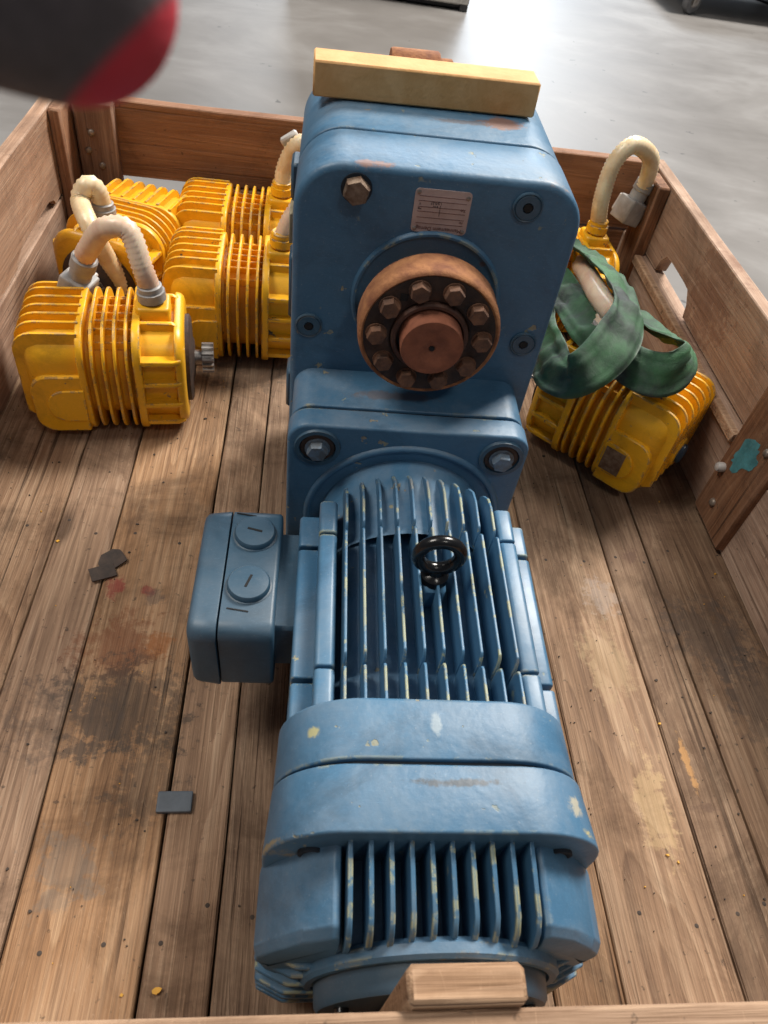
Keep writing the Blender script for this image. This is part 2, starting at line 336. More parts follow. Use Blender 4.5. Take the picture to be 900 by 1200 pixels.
# ------------------------------------------------------------------ mesh helpers
class MB:
    def __init__(s): s.v = []; s.f = []
    def add(s, vs, fs, m=None):
        k = len(s.v)
        s.v += [tuple((m @ Vector(p)) if m else p) for p in vs]
        s.f += [tuple(i+k for i in f) for f in fs]
        return s
    def loft(s, secs, cap=True, m=None, closed=True):
        n = len(secs[0]); vs = [p for sec in secs for p in sec]; fs = []
        for i in range(len(secs)-1):
            for j in range(n if closed else n-1):
                a, b = i*n+j, i*n+(j+1) % n
                fs.append((a, b, b+n, a+n))
        if cap:
            fs.append(tuple(range(n))[::-1]); fs.append(tuple((len(secs)-1)*n+j for j in range(n)))
        return s.add(vs, fs, m)
    def box(s, c, d, bev=0.0, m=None, seg=1):
        bm = bmesh.new(); bmesh.ops.create_cube(bm, size=1.0)
        for v in bm.verts: v.co = Vector((v.co.x*d[0]+c[0], v.co.y*d[1]+c[1], v.co.z*d[2]+c[2]))
        if bev > 0: bmesh.ops.bevel(bm, geom=list(bm.edges), offset=bev, segments=seg, affect='EDGES', profile=0.5)
        bm.verts.index_update()
        vs = [tuple(v.co) for v in bm.verts]; fs = [tuple(v.index for v in f.verts) for f in bm.faces]; bm.free()
        return s.add(vs, fs, m)
    def prism(s, poly, axis, a0, a1, shrink=None, m=None, bev=0.0):
        # poly: 2D points in the two other axes (order x,y,z without axis)
        def P(q, a): return {'X': (a, q[0], q[1]), 'Y': (q[0], a, q[1]), 'Z': (q[0], q[1], a)}[axis]
        if bev > 0:
            bm = bmesh.new(); vs = [bm.verts.new(P(q, a0)) for q in poly]; f = bm.faces.new(vs)
            r = bmesh.ops.extrude_face_region(bm, geom=[f])
            d = {'X': (a1-a0, 0, 0), 'Y': (0, a1-a0, 0), 'Z': (0, 0, a1-a0)}[axis]
            bmesh.ops.translate(bm, vec=d, verts=[e for e in r['geom'] if isinstance(e, bmesh.types.BMVert)])
            bmesh.ops.recalc_face_normals(bm, faces=bm.faces)
            bmesh.ops.bevel(bm, geom=list(bm.edges), offset=bev, segments=1, affect='EDGES', profile=0.5, clamp_overlap=True)
            bm.verts.index_update()
            vs = [tuple(v.co) for v in bm.verts]; fs = [tuple(v.index for v in f.verts) for f in bm.faces]; bm.free()
            return s.add(vs, fs, m)
        return s.loft([[P(q, a0) for q in poly], [P(q, a1) for q in poly]], True, m)
    def lathe(s, prof, axis='Y', c=(0, 0, 0), n=40, m=None, cap=True):
        secs = []
        for (r, t) in prof:
            sec = []
            for j in range(n):
                a = 2*PI*j/n; u, w_ = r*math.cos(a), r*math.sin(a)
                sec.append({'X': (c[0]+t, c[1]+u, c[2]+w_), 'Y': (c[0]+u, c[1]+t, c[2]+w_), 'Z': (c[0]+u, c[1]+w_, c[2]+t)}[axis])
            secs.append(sec)
        return s.loft(secs, cap, m)
    def tube(s, pts, rad, n=12, m=None, cap=True):
        pts = [Vector(p) for p in pts]; N = len(pts); secs = []
        tan = [(pts[min(i+1, N-1)]-pts[max(i-1, 0)]).normalized() for i in range(N)]
        nrm = tan[0].orthogonal().normalized()
        for i in range(N):
            if i: nrm = (nrm - tan[i]*nrm.dot(tan[i])).normalized()
            b = tan[i].cross(nrm); r = rad(i) if callable(rad) else rad
            secs.append([tuple(pts[i] + nrm*(r*math.cos(2*PI*j/n)) + b*(r*math.sin(2*PI*j/n))) for j in range(n)])
        return s.loft(secs, cap, m)
    def build(s, name, mat, parent=None, ang=38, smooth=True, bev=0.0):
        me = bpy.data.meshes.new(name); me.from_pydata(s.v, [], s.f)
        bm = bmesh.new(); bm.from_mesh(me); bmesh.ops.recalc_face_normals(bm, faces=bm.faces); bm.to_mesh(me); bm.free()
        if smooth:
            me.shade_smooth(); me.set_sharp_from_angle(angle=math.radians(ang))
        me.materials.append(M[mat] if isinstance(mat, str) else mat)
        o = bpy.data.objects.new(name, me); COL.objects.link(o)
        if parent is not None: o.parent = parent
        if bev > 0:
            md = o.modifiers.new('edge', 'BEVEL'); md.width = bev; md.segments = 2; md.limit_method = 'ANGLE'; md.angle_limit = math.radians(35)
            md.harden_normals = True
        return o

def spline(P, step):
    P = [Vector(p) for p in P]; Q = [2*P[0]-P[1]] + P + [2*P[-1]-P[-2]]; out = []
    for i in range(1, len(Q)-2):
        a, b, c, d = Q[i-1:i+3]; k = max(2, int((c-b).length/step))
        for j in range(k):
            t = j/k
            out.append(0.5*((2*b) + (c-a)*t + (2*a-5*b+4*c-d)*t*t + (3*b-a-3*c+d)*t**3))
    out.append(P[-1]); return out

def rrect(hw, hh, r, n=6):
    r = min(r, hw*0.999, hh*0.999); pts = []
    for k, (cx, cz) in enumerate(((hw-r, hh-r), (-hw+r, hh-r), (-hw+r, -hh+r), (hw-r, -hh+r))):
        for j in range(n+1):
            a = PI/2*(k + j/n); pts.append((cx+r*math.cos(a), cz+r*math.sin(a)))
    return pts
def rprism(mb, axis, a0, a1, c, hw, hh, r, e0=0.0, e1=0.0, n=6, s0=1.0, s1=1.0, m=None):
    """rounded-rectangle bar along an axis with rounded end edges e0, e1; c = centre in the two other axes"""
    def P(q, a): return {'X': (a, q[0]+c[0], q[1]+c[1]), 'Y': (q[0]+c[0], a, q[1]+c[1]), 'Z': (q[0]+c[0], q[1]+c[1], a)}[axis]
    secs = []; sg = 1 if a1 > a0 else -1
    def ring(a, ins, sc): secs.append([P(q, a) for q in rrect(hw*sc-ins, hh*sc-ins, max(r-ins, 0.0005), n)])
    if e0 > 0:
        ring(a0, e0+0.0008, s0)
        for k in range(4): th = PI/2*k/3; ring(a0+sg*e0*(1-math.cos(th)), e0*(1-math.sin(th)), s0)
    else: ring(a0, 0, s0)
    if e1 > 0:
        for k in range(4): th = PI/2*k/3; ring(a1-sg*e1*(1-math.sin(th)), e1*(1-math.cos(th)), s1)
        ring(a1, e1+0.0008, s1)
    else: ring(a1, 0, s1)
    return mb.loft(secs, True, m)

def tag(o, label, cat, group=None):
    o['label'] = label; o['category'] = cat
    if group: o['group'] = group
    return o
def empty(name, loc=(0, 0, 0), mat=None):
    o = bpy.data.objects.new(name, None); COL.objects.link(o); o.empty_display_size = 0.05
    if mat is not None: o.matrix_world = mat
    else: o.location = loc
    return o
def copy_tree(o, parent=None):
    c = o.copy(); COL.objects.link(c); c.parent = parent
    for ch in o.children: copy_tree(ch, c)
    return c
def hexpts(r, rot=0.0): return [(r*math.cos(rot+PI/3*k), r*math.sin(rot+PI/3*k)) for k in range(6)]
def hexhead(mb, c, r, y0, y1, rot=0.0):
    secs = []
    for (rr, y) in ((r, y0), (r, y1+(0.18*(y0-y1))), (r*0.90, y1)):
        secs.append([(c[0]+p[0]*rr/r, y, c[1]+p[1]*rr/r) for p in hexpts(r, rot)])
    return mb.loft(secs)

# ------------------------------------------------------------------ hall floor and the things standing far behind
FZ = -0.15
m = MB(); m.add([(-40, -30, FZ), (40, -30, FZ), (40, 60, FZ), (-40, 60, FZ)], [(0, 1, 2, 3)])
fl = m.build('concrete_floor', 'concrete', smooth=False); fl['kind'] = 'structure'

# ------------------------------------------------------------------ crate on its pallet
XI, YF, H = 0.48, -1.177, 0.243
crate = empty('pallet_crate', (0, -0.59, FZ))
tag(crate, 'open reddish brown wooden crate with plank floor holding the blue gearmotor', 'crate')
def cpart(mb, name, mat, centre, parent=crate, **kw):
    c = Vector(centre)
    mb.v = [tuple(Vector(p)-c) for p in mb.v]
    o = mb.build(name, mat, parent, **kw); o.location = c - (crate.location if parent is crate else (parent.location+crate.location)); return o
joints = [-0.50, -0.3635, -0.2970, -0.1890, -0.1335, -0.045, 0.050, 0.1416, 0.2020, 0.3072, 0.3660, 0.50]
for i in range(len(joints)-1):
    x0, x1 = joints[i], joints[i+1]
    g0 = 0.0005+0.0010*random.random(); g1 = 0.0005+0.0010*random.random()
    # a plank with slightly wandering edges and a cupped top
    mb = MB(); ny = 14; secs = []
    dz = random.uniform(-0.0012, 0.0)
    for k in range(ny+1):
        y = -1.197 + (1.217)*k/ny
        wa, wb = random.uniform(-.0005, .0005), random.uniform(-.0005, .0005); e = 0.0016
        a, b = x0+g0+wa, x1-g1+wb
        secs.append([(a, y, -0.022), (a, y, dz-e), (a+e, y, dz), (b-e, y, dz), (b, y, dz-e), (b, y, -0.022)])
    mb.loft(secs); pk = cpart(mb, 'plank', 'plank', ((x0+x1)/2, -0.59, -0.011))
    for yn in (-1.08, -0.655, -0.23):
        for xn in ((x0*0.75+x1*0.25), (x0*0.25+x1*0.75)):
            q = MB().lathe([(.0020, -.001), (.0020, .0001), (.0014, .0003), (.0003, .0003)], 'Z', n=10).build('nail', 'dust_bits', pk)
            q.location = (xn-(x0+x1)/2+random.uniform(-.006, .006), yn+0.59+random.uniform(-.018, .018), 0.011+dz)
# pallet runners under the planks
for x in (-0.42, -0.13, 0.17, 0.43):
    cpart(MB().box((x, -0.59, -0.086), (0.10, 1.21, 0.125), 0.003), 'runner', 'plank', (x, -0.59, -0.086))

def wall_board(axis, fixed, thick, lo, hi, z0, z1, notch=None, mat='board_y'):
    """board standing on edge; notch = (centre, half width, depth, 'top'/'bottom') a hand hole cut in its edge"""
    pts = []
    def arc(top):
        c, hw, d = notch[:3]; zz = z1 if top else z0; s_ = -1 if top else 1
        q = [(c-hw, zz)]
        for k in range(1, 8): a = PI*k/8; q.append((c-hw*math.cos(a)*(1.0 if k not in (1, 7) else 1.0), zz+s_*d*min(1, 1.35*math.sin(a))))
        q.append((c+hw, zz)); return q
    rn = lambda: random.uniform(-.0012, .0012)
    bot = [(lo, z0)] + (arc(False) if notch and notch[3] == 'bottom' else []) + [(hi, z0)]
    top = [(lo, z1)] + (arc(True) if notch and notch[3] == 'top' else []) + [(lo+(hi-lo)*k/9, z1+rn()) for k in range(1, 9) if not (notch and notch[3] == 'top')] + [(hi, z1)]
    poly = bot + top[::-1]
    mb = MB().prism(poly, axis, fixed, fixed+thick, bev=0.0016)
    c = {'X': (fixed+thick/2, (lo+hi)/2, (z0+z1)/2), 'Y': ((lo+hi)/2, fixed+thick/2, (z0+z1)/2)}[axis]
    return cpart(mb, 'board', mat, c)
T = 0.020
# left and right walls (lower board, upper board with hand hole), back wall, front wall
wall_board('X', XI-0.012, T+0.012, -1.197, 0.020, 0.001, 0.124)
wall_board('X', XI, T, -1.197, 0.020, 0.1275, H, (-0.215, 0.070, 0.036, 'bottom'))
wall_board('X', -XI-T, T, -1.197, 0.020, 0.001, 0.112)
wall_board('X', -XI-T, T, -1.197, 0.020, 0.1155, H, (-0.20, 0.10, 0.016, 'bottom'))
wall_board('Y', 0.0, T, -XI, XI, 0.001, 0.123, (-0.335, 0.09, 0.026, 'top'), 'board_x')
wall_board('Y', 0.0, T, -XI, XI, 0.1265, H-.001, None, 'board_x')
wall_board('Y', YF-T, T, -XI, XI, 0.001, 0.122, None, 'board_x')
wall_board('Y', YF-T, T, -XI, XI, 0.1255, H, None, 'pale_edge')
def cleat(c, d, mat='cleat', bolts=(), rot=None):
    mb = MB().box((0, 0, 0), d, 0.003)
    o = mb.build('cleat', mat, crate); o.location = Vector(c)-crate.location
    if rot: o.rotation_euler = rot
    for (p, r, nrm) in bolts:
        q = MB().lathe([(r, 0), (r, .0015), (r*.75, .0035), (r*.2, .0045)], nrm[0], n=14, m=None)
        if nrm[1] == '-': q.v = [tuple(-v[k] if k == 'XYZ'.index(nrm[0]) else v[k] for k in range(3)) for v in q.v]
        b = q.build('bolt_head', 'screw', o); b.location = p
    return o
# corner cleats and middle cleats
cleat((-0.470, -0.034, 0.123), (0.019, 0.060, 0.238))
cleat((-0.426, -0.0105, 0.1225), (0.060, 0.020, 0.239), bolts=(((-0.006, -.010, 0.075), .005, 'Y-'), ((-0.014, -.010, 0.048), .005, 'Y-'), ((0.004, -.010, 0.026), .005, 'Y-')))
cleat((0.4685, -0.060, 0.121), (0.022, 0.062, 0.236))
mid = cleat((0.4685, -0.605, 0.118), (0.022, 0.088, 0.222), rot=(0, 0, 0), bolts=(((-.011, 0.010, -0.075), .006, 'X-'), ((-.011, -.022, 0.042), .0055, 'X-')))
cleat((-0.4685, -0.605, 0.118), (0.022, 0.088, 0.222))
cleat((-0.4685, -1.125, 0.118), (0.022, 0.06, 0.222)); cleat((0.4685, -1.125, 0.118), (0.022, 0.06, 0.222))
cleat((0.0115, -1.1673, 0.127), (0.063, 0.0192, 0.250), 'pale_edge')
cleat((0.10, -0.0105, 0.12), (0.06, 0.02, 0.232))
# pale strip added so the right wall's lower board shows a light top ledge
cpart(MB().box((0.4645, -0.325, 0.1205), (0.011, 0.46, 0.014), 0.0012), 'pale_ledge', 'pale_edge', (0.4645, -0.325, 0.1205))
# teal paint patch and the wooden dowel on the middle cleat
mb = MB(); pts = []
poly = [(0.017*(1+.30*math.sin(3*a+.5)+.12*math.sin(9*a))*math.cos(a), 0.034*(1+.22*math.sin(2*a+1)+.10*math.sin(11*a+2))*math.sin(a)) for a in [2*PI*k/40 for k in range(40)]]
mb.prism(poly, 'X', -0.0114, -0.0110)
o = mb.build('paint_patch', 'teal', mid); o.location = (0, 0.006, 0.008); o.rotation_euler = (0.5, 0, 0); o['label'] = 'smear of teal paint on the cleat'
mb = MB().lathe([(.0065, 0), (.0068, -.006), (.005, -.0095), (.001, -.0105)], 'X', n=14)
o = mb.build('dowel', 'pale_plastic', mid); o.location = (-.011, 0.030, -0.030); o['label'] = 'pale round knob on the cleat'

# ------------------------------------------------------------------ the gearmotor
Yv = Vector((.013, 1, .022)).normalized(); Zv = Vector((-.018, -.022, 1)); Zv = (Zv-Yv*Zv.dot(Yv)).normalized(); Xv = Yv.cross(Zv)
GO = Vector((.020, -.984, .004))
GM = Matrix(((Xv.x, Yv.x, Zv.x, GO.x), (Xv.y, Yv.y, Zv.y, GO.y), (Xv.z, Yv.z, Zv.z, GO.z), (0, 0, 0, 1)))
gm = empty('gearmotor', mat=GM)
tag(gm, 'large blue electric gearmotor with upright gearbox and rusty shaft hub on the plank floor', 'gearmotor')
AZ = 0.108
# gear housing, two castings with a joint
mb = MB(); rprism(mb, 'Y', 0.345, 0.4138, (0, 0.228), 0.122, 0.2075, 0.042, 0.0055, 0.002, 10)
mb.build('gear_housing', 'blue', gm)
mb = MB(); rprism(mb, 'Y', 0.4185, 0.556, (0, 0.228), 0.1215, 0.207, 0.042, 0.002, 0.012, 10, 1.0, 1.0)
mb.build('rear_housing', 'blue', gm)
mb = MB(); rprism(mb, 'Y', 0.4130, 0.4195, (0, 0.228), 0.1165, 0.2020, 0.040, 0, 0, 10)
mb.build('housing_gasket', 'seam', gm)
# side lugs
for (sx, y, z, h_) in ((-1, 0.455, 0.372, 0.035), (-1, 0.44, 0.270, 0.07), (1, 0.44, 0.335, 0.11), (-1, 0.42, 0.155, 0.05)):
    mb = MB().box((sx*0.1235, y, z), (0.010, 0.030, h_), 0.0025); mb.build('side_lug', 'blue_shaded', gm)
# shoulder and front flange plate
mb = MB(); rprism(mb, 'Y', 0.289, 0.352, (-0.004, 0.122), 0.1135, 0.112, 0.021, 0.0015, 0.0, 8)
mb.build('shoulder', 'blue', gm)
mb = MB(); rprism(mb, 'Y', 0.2855, 0.2900, (-0.004, 0.122), 0.1105, 0.109, 0.024, 0, 0, 8)
mb.build('flange_gasket', 'seam', gm)
mb = MB(); rprism(mb, 'Y', 0.262, 0.2865, (-0.004, 0.120), 0.1155, 0.113, 0.021, 0.0028, 0.0015, 8)
mb.build('flange_plate', 'blue', gm)
# raised collar where shoulder meets housing face
# flange ring
mb = MB(); N = 64; secs = []
for k in range(10):
    a = 2*PI*k/10; secs.append([((0.0985+0.0038*math.cos(a))*math.cos(2*PI*j/N), 0.262+0.0038*math.sin(a), AZ+0.004+(0.0985+0.0038*math.cos(a))*math.sin(2*PI*j/N)) for j in range(N)])
secs.append(secs[0]); mb.loft(secs, False); mb.build('flange_ring', 'blue', gm)
# bolt pockets and bolts of the flange
for (x, z) in ((-0.091, 0.206), (0.086, 0.206), (-0.092, 0.026), (0.086, 0.026)):
    pk = MB().lathe([(0.0225, 0.2632), (0.0215, 0.2590), (0.0175, 0.2590), (0.0165, 0.2632)], 'Y', (x, 0, z), 28, cap=False).build('bolt_pocket', 'blue_shaded', gm)
    q = MB(); q.lathe([(0.0168, 0.2615), (0.0160, 0.2605), (0.001, 0.2604)], 'Y', (x, 0, z), 28); q.build('pocket_grime', 'rust_dark', pk)
    q = MB().lathe([(.0120, .2606), (.0120, .2585), (.009, .2585)], 'Y', (x, 0, z), 24); hexhead(q, (x, z), 0.0100, 0.2585, 0.2510, random.random()); q.build('flange_bolt', 'bolt_blue', gm)
# boss, shrink disc, shaft
SX, SZ = 0.0, 0.3185
mb = MB().lathe([(0.0690, 0.347), (0.0680, 0.3425), (0.0665, 0.3412), (0.0645, 0.3412), (0.0630, 0.343), (0.061, 0.344), (0.001, 0.344)], 'Y', (SX, 0, SZ), 64)
mb.build('bearing_boss', 'blue', gm)
sd = MB().lathe([(0.044, 0.346), (0.044, 0.3290), (0.0580, 0.3230), (0.0612, 0.3205), (0.0625, 0.3160), (0.0625, 0.2965), (0.0620, 0.2925), (0.0607, 0.2902), (0.0592, 0.2893), (0.0580, 0.2905), (0.056, 0.2910)], 'Y', (SX, 0, SZ), 72, cap=False).build('shrink_disc', 'rust', gm)
MB().lathe([(0.0585, 0.2925), (0.0575, 0.2902), (0.0365, 0.2896), (0.0345, 0.2906), (0.0335, 0.2960), (0.001, 0.2965)], 'Y', (SX, 0, SZ), 64).build('disc_face', 'rust_dark', sd)
MB().lathe([(0.0338, 0.2970), (0.0338, 0.2872), (0.0325, 0.2860), (0.0298, 0.2862), (0.0288, 0.2885), (0.0288, 0.2970)], 'Y', (SX, 0, SZ), 56, cap=False).build('clamp_ring', 'rust_dark2', sd)
MB().box((SX-0.0265, 0.2897, SZ+0.0365), (0.0062, 0.001, 0.0062)).build('pry_slot', 'dark', sd)
for k in range(10):
    a = 2*PI*k/10; q = MB(); c = (SX+0.0462*math.cos(a), SZ+0.0462*math.sin(a))
    q.lathe([(0.0096, 0.2903), (0.0094, 0.2888), (0.0060, 0.2887)], 'Y', (c[0], 0, c[1]), 20)
    hexhead(q, c, 0.0086, 0.2890, 0.2820, random.random()*0.5)
    q.build('bolt', 'rust_bolt', sd)
sh = MB().lathe([(0.0272, 0.300), (0.0272, 0.2735), (0.0262, 0.2722), (0.0040, 0.2720), (0.0026, 0.2728), (0.0020, 0.276), (0.0005, 0.277)], 'Y', (SX+.001, 0, SZ), 56).build('output_shaft', 'rust_red', gm)
MB().lathe([(0.0024, 0.2745), (0.0022, 0.2719), (0.0003, 0.27195)], 'Y', (SX+.001, 0, SZ), 16).build('centre_hole', 'dark', sh)
# plugs and the brown bolt on the housing face
for (x, z) in ((0.0715, 0.4145), (-0.105, 0.2835), (0.1015, 0.281)):
    pl = MB().lathe([(0.0128, 0.3465), (0.0128, 0.3430), (0.0118, 0.3424), (0.0108, 0.3432), (0.0102, 0.3424), (0.0045, 0.3424), (0.0045, 0.3450), (0.0005, 0.3450)], 'Y', (x, 0, z), 36).build('screw_plug', 'blue_shaded', gm)
    q = MB(); q.loft([[(x+p[0], 0.3428, z+p[1]) for p in hexpts(.0040, .4)], [(x+p[0], 0.34215, z+p[1]) for p in hexpts(.0040, .4)]]); q.build('hex_socket', 'dark', pl)
x, z = -0.071, 0.4165
q = MB().lathe([(0.0128, 0.346), (0.0128, 0.3438), (0.010, 0.3436)], 'Y', (x, 0, z), 30); q.build('plug_seat', 'seam', gm)
q = MB(); hexhead(q, (x, z), 0.0112, 0.3440, 0.3345, 0.3); q.build('hex_bolt', 'bolt_brown', gm)

# nameplate, mounted upside down
NPC = (0.0005, 0.4035); 
mb = MB(); rp = rrect(0.0235, 0.0185, 0.0035, 3)
rp = [(a, b) for a, b in rp]
mb.prism(rp, 'Y', 0.3452, 0.3440); npo = mb.build('nameplate', 'plate', gm); npo['label'] = 'dull pinkish metal nameplate riveted upside down'
def shift(o, c, rot=0.0):
    o.location = c; o.rotation_euler = (0, rot, 0)
shift(npo, (NPC[0], 0, NPC[1]), 0.0)
for (x, z) in ((-.0205, .0155), (.0205, .0135), (-.0205, -.0155), (.0205, -.0155)):
    MB().lathe([(.0019, .3442), (.0017, .3432), (.0006, .3427)], 'Y', (x, 0, z), 12).build('rivet', 'bare_steel', npo)
for z in (0.0125, 0.0085, 0.0035, -0.0005, -0.0055, -0.0105):
    MB().box((0, 0.34385, z), (0.040, 0.0003, 0.00028)).build('printed_line', 'ink_red', npo)
MB().box((-.0015, 0.34385, 0.001), (0.0004, 0.0003, 0.009)).build('printed_line', 'ink', npo)
def text_part(s, size, x, z, mat, parent, y=0.3438, flip=True):
    cu = bpy.data.curves.new('t', 'FONT'); cu.body = s; cu.size = size; cu.align_x = 'CENTER'; cu.align_y = 'CENTER'; cu.extrude = 0.0001
    to = bpy.data.objects.new('t', cu); COL.objects.link(to)
    dg = bpy.context.evaluated_depsgraph_get(); me = bpy.data.meshes.new_from_object(to.evaluated_get(dg)); bpy.data.objects.remove(to)
    me.materials.append(M[mat]); o = bpy.data.objects.new('lettering', me); COL.objects.link(o); o.parent = parent
    o.location = (x, y, z); o.rotation_euler = (PI/2, PI if flip else 0, 0)
    return o
text_part('Mannesmann Demag', 0.0046, 0.000, -0.0148, 'ink_red', npo)
text_part('1,5/0,37', 0.0030, -0.005, 0.0072, 'ink', npo)
text_part('KW', 0.0027, -0.0055, 0.0045, 'ink', npo)
text_part('V', 0.0028, -0.0185, 0.0060, 'ink', npo); text_part('Hz', 0.0028, -0.0185, 0.0018, 'ink', npo)
text_part('Typ', 0.0028, 0.0178, 0.0028, 'ink_red', npo); text_part('Nr', 0.0028, 0.0178, -0.0075, 'ink_red', npo)

# motor body
mb = MB(); rprism(mb, 'Y', -0.02, 0.232, (0, AZ), 0.080, 0.076, 0.050, 0, 0.03, 8, 1, 1); mb.build('stator', 'blue', gm)
mb = MB().lathe([(0.090, 0.166), (0.0915, 0.200), (0.0900, 0.222), (0.0865, 0.236), (0.0850, 0.242), (0.0850, 0.268)], 'Y', (0, 0, AZ+0.002), 56, cap=False); mb.build('drive_end_shield', 'blue', gm)
def fin(x, yz, name='cooling_fin', t0=0.0027, t1=0.0012, lean=0.0):
    """vertical plate; yz outline: first two points are its foot, thinner at the crest"""
    n = len(yz); zs = [p[1] for p in yz]; z0, z1 = min(zs), max(zs); mb = MB()
    L = []; R = []
    for (y, z) in yz:
        k = (z-z0)/(z1-z0); th = t0+(t1-t0)*k
        L.append((x-th+lean*k, y, z)); R.append((x+th+lean*k, y, z))
    mb.loft([L, R]); return mb.build(name, 'blue_fin', gm, bev=0.0009)
for i in range(10):
    x = -0.0635 + 0.01475*i + 0.0005; q = abs(x-0.003)/0.07
    zt = 0.2135 - 0.010*q*q; zb = 0.15
    xx = x*1.0
    fin(xx, [(-0.01, zb), (0.0355, zb), (0.0355, zt-0.012), (0.0325, zt-0.003), (0.029, zt-0.001), (-0.01, zt-0.001)])
    fin(xx, [(0.0370, zb), (0.1668, zb), (0.1668, zt-0.009), (0.1645, zt-0.002), (0.161, zt+0.001), (0.042, zt+0.001), (0.039, zt-0.002), (0.0370, zt-0.010)])
    fin(xx*0.99, [(0.1680, zb), (0.240-0.010*q*q, zb), (0.246-0.014*q*q, zt-0.024), (0.240-0.014*q*q, zt-0.0165), (0.224-0.012*q*q, zt-0.005), (0.208-0.010*q*q, zt-0.001), (0.173, zt-0.002), (0.1700, zt-0.005), (0.1680, zt-0.012)])
for sx in (-1, 1):
    for (y0, y1) in ((-0.01, 0.0345), (0.0370, 0.1660), (0.1685, 0.205)):
        mb = MB(); rprism(mb, 'Y', y0, y1, (sx*0.0800+0.002, 0.163), 0.0080, 0.031, 0.0045, 0.0015, 0.0015, 5); mb.build('corner_rib', 'blue_fin', gm)
        mb = MB(); rprism(mb, 'Y', y0+0.001, y1-0.001, (sx*0.0930+0.002, 0.128), 0.0125, 0.044, 0.004, 0.0015, 0.0015, 3); mb.build('side_panel', 'blue_fin', gm)
        for z in (0.040, 0.062):
            mb = MB().box((sx*0.088, (y0+y1)/2, z), (0.036, y1-y0-0.002, 0.006), 0.001); mb.build('side_fin', 'blue_fin', gm)
# rear bands (brake and end shield)
mb = MB(); rprism(mb, 'Y', 0.001, -0.0445, (0, AZ), 0.1095, 0.1070, 0.062, 0.003, 0.0015, 10, 1.0, 1.012); mb.build('brake_housing', 'blue', gm)
mb = MB(); rprism(mb, 'Y', -0.044, -0.0480, (0, AZ), 0.1065, 0.1040, 0.060, 0, 0, 10); mb.build('band_gap', 'seam', gm)
mb = MB(); rprism(mb, 'Y', -0.0475, -0.0930, (0, AZ-0.0005), 0.1115, 0.1080, 0.056, 0.0015, 0.002, 10, 1.0, 1.03); mb.build('end_band', 'blue', gm)
# end shield with sloping corner panels, ribs between, hub
mb = MB(); rprism(mb, 'Y', -0.088, -0.146, (0, AZ-0.004), 0.092, 0.058, 0.03, 0, 0.006, 8, 1.0, 0.97); mb.build('end_shield', 'blue', gm)
for sx in (-1, 1):
    secs = []
    for (y, dz, dx) in ((-0.089, 0.0, 0.0), (-0.096, 0.0, 0.0015), (-0.138, -0.004, 0.002), (-0.1440, -0.010, 0.0), (-0.1465, -0.022, -0.008)):
        xo = 0.1145+dx; xi = 0.0635
        secs.append([(sx*xi, y, 0.06), (sx*xi, y, 0.193+dz), (sx*(xi+0.004), y, 0.195+dz), (sx*(xi+0.022), y, 0.184+dz), (sx*(xo-0.010), y, 0.160+dz), (sx*xo, y, 0.143+dz), (sx*xo, y, 0.125), (sx*(xo-0.012), y, 0.06)])
    MB().loft(secs).build('corner_panel', 'blue', gm, bev=0.0015)
    q = MB().lathe([(0.0085, -0.0925), (0.0085, -0.0955), (0.0070, -0.0957), (0.0050, -0.0945), (0.0005, -0.0945)], 'Y', (sx*0.083, 0, 0.183), 20); q.build('screw_recess', 'seam', gm)  # dark colour stands in for the shade inside a screw recess
    for k in range(6):
        z = 0.128-0.0165*k
        mb = MB(); L0 = [(sx*0.06, -0.10), (sx*0.06, -0.150-0.002*min(k, 3)), (sx*(0.088+0.003*min(k, 3)), -0.150-0.002*min(k, 3)), (sx*0.1165, -0.138-0.003*min(k, 3)), (sx*0.1165, -0.10)]
        mb.prism(L0, 'Z', z-0.0028, z+0.0028, bev=0.0009); mb.build('side_fin', 'blue_fin', gm)
for i in range(10):
    x = -0.0585 + 0.0130*i
    fin(x, [(-0.088, 0.13), (-0.088, 0.2040), (-0.0945, 0.2045), (-0.1350, 0.1975), (-0.1430, 0.1900), (-0.1475, 0.1780), (-0.1475, 0.1660), (-0.1440, 0.13)], 'end_rib', 0.0026, 0.0017)
mb = MB().lathe([(0.060, -0.138), (0.086, -0.1425), (0.089, -0.1460), (0.089, -0.1520), (0.0865, -0.1545), (0.082, -0.1545), (0.080, -0.150)], 'Y', (0.004, 0, AZ-0.010), 56, cap=False); mb.build('hub_rim', 'blue', gm)
mb = MB().lathe([(0.0805, -0.149), (0.0795, -0.166), (0.077, -0.1695), (0.030, -0.1715), (0.0005, -0.1715)], 'Y', (0.004, 0, AZ-0.012), 56); hc = mb.build('end_cap', 'blue_shaded', gm)
for a in (0.35, PI-0.35, -0.6, PI+0.6):
    MB().lathe([(.005, -.166), (.005, -.1725), (.003, -.1735), (.0005, -.1735)], 'Y', (0.004+.066*math.cos(a), 0, AZ-.012+.066*math.sin(a)), 14).build('cap_screw', 'black_metal', hc)
# eyebolt
ex, ey = 0.0085, 0.112
eb = MB().lathe([(0.0115, 0.2085), (0.0115, 0.2150), (0.0100, 0.2165), (0.0070, 0.2180), (0.0062, 0.2225), (0.001, 0.224)], 'Z', (ex, ey, 0), 28)
secs = []; N = 44
for j in range(N):
    a = 2*PI*j/N; secs.append([(ex+(0.0168+0.0055*math.cos(2*PI*k/14))*math.sin(a), ey+0.0055*math.sin(2*PI*k/14), 0.2385-(0.0168+0.0055*math.cos(2*PI*k/14))*math.cos(a)) for k in range(14)])
secs.append(secs[0]); eb.loft(secs, False)
ebo = eb.build('lifting_eye', 'black_metal', gm); ebo['label'] = 'glossy black ring bolt between the fins'
MB().box((ex, ey, 0.196), (0.020, 0.026, 0.026), 0.003).build('eye_boss', 'blue', gm)

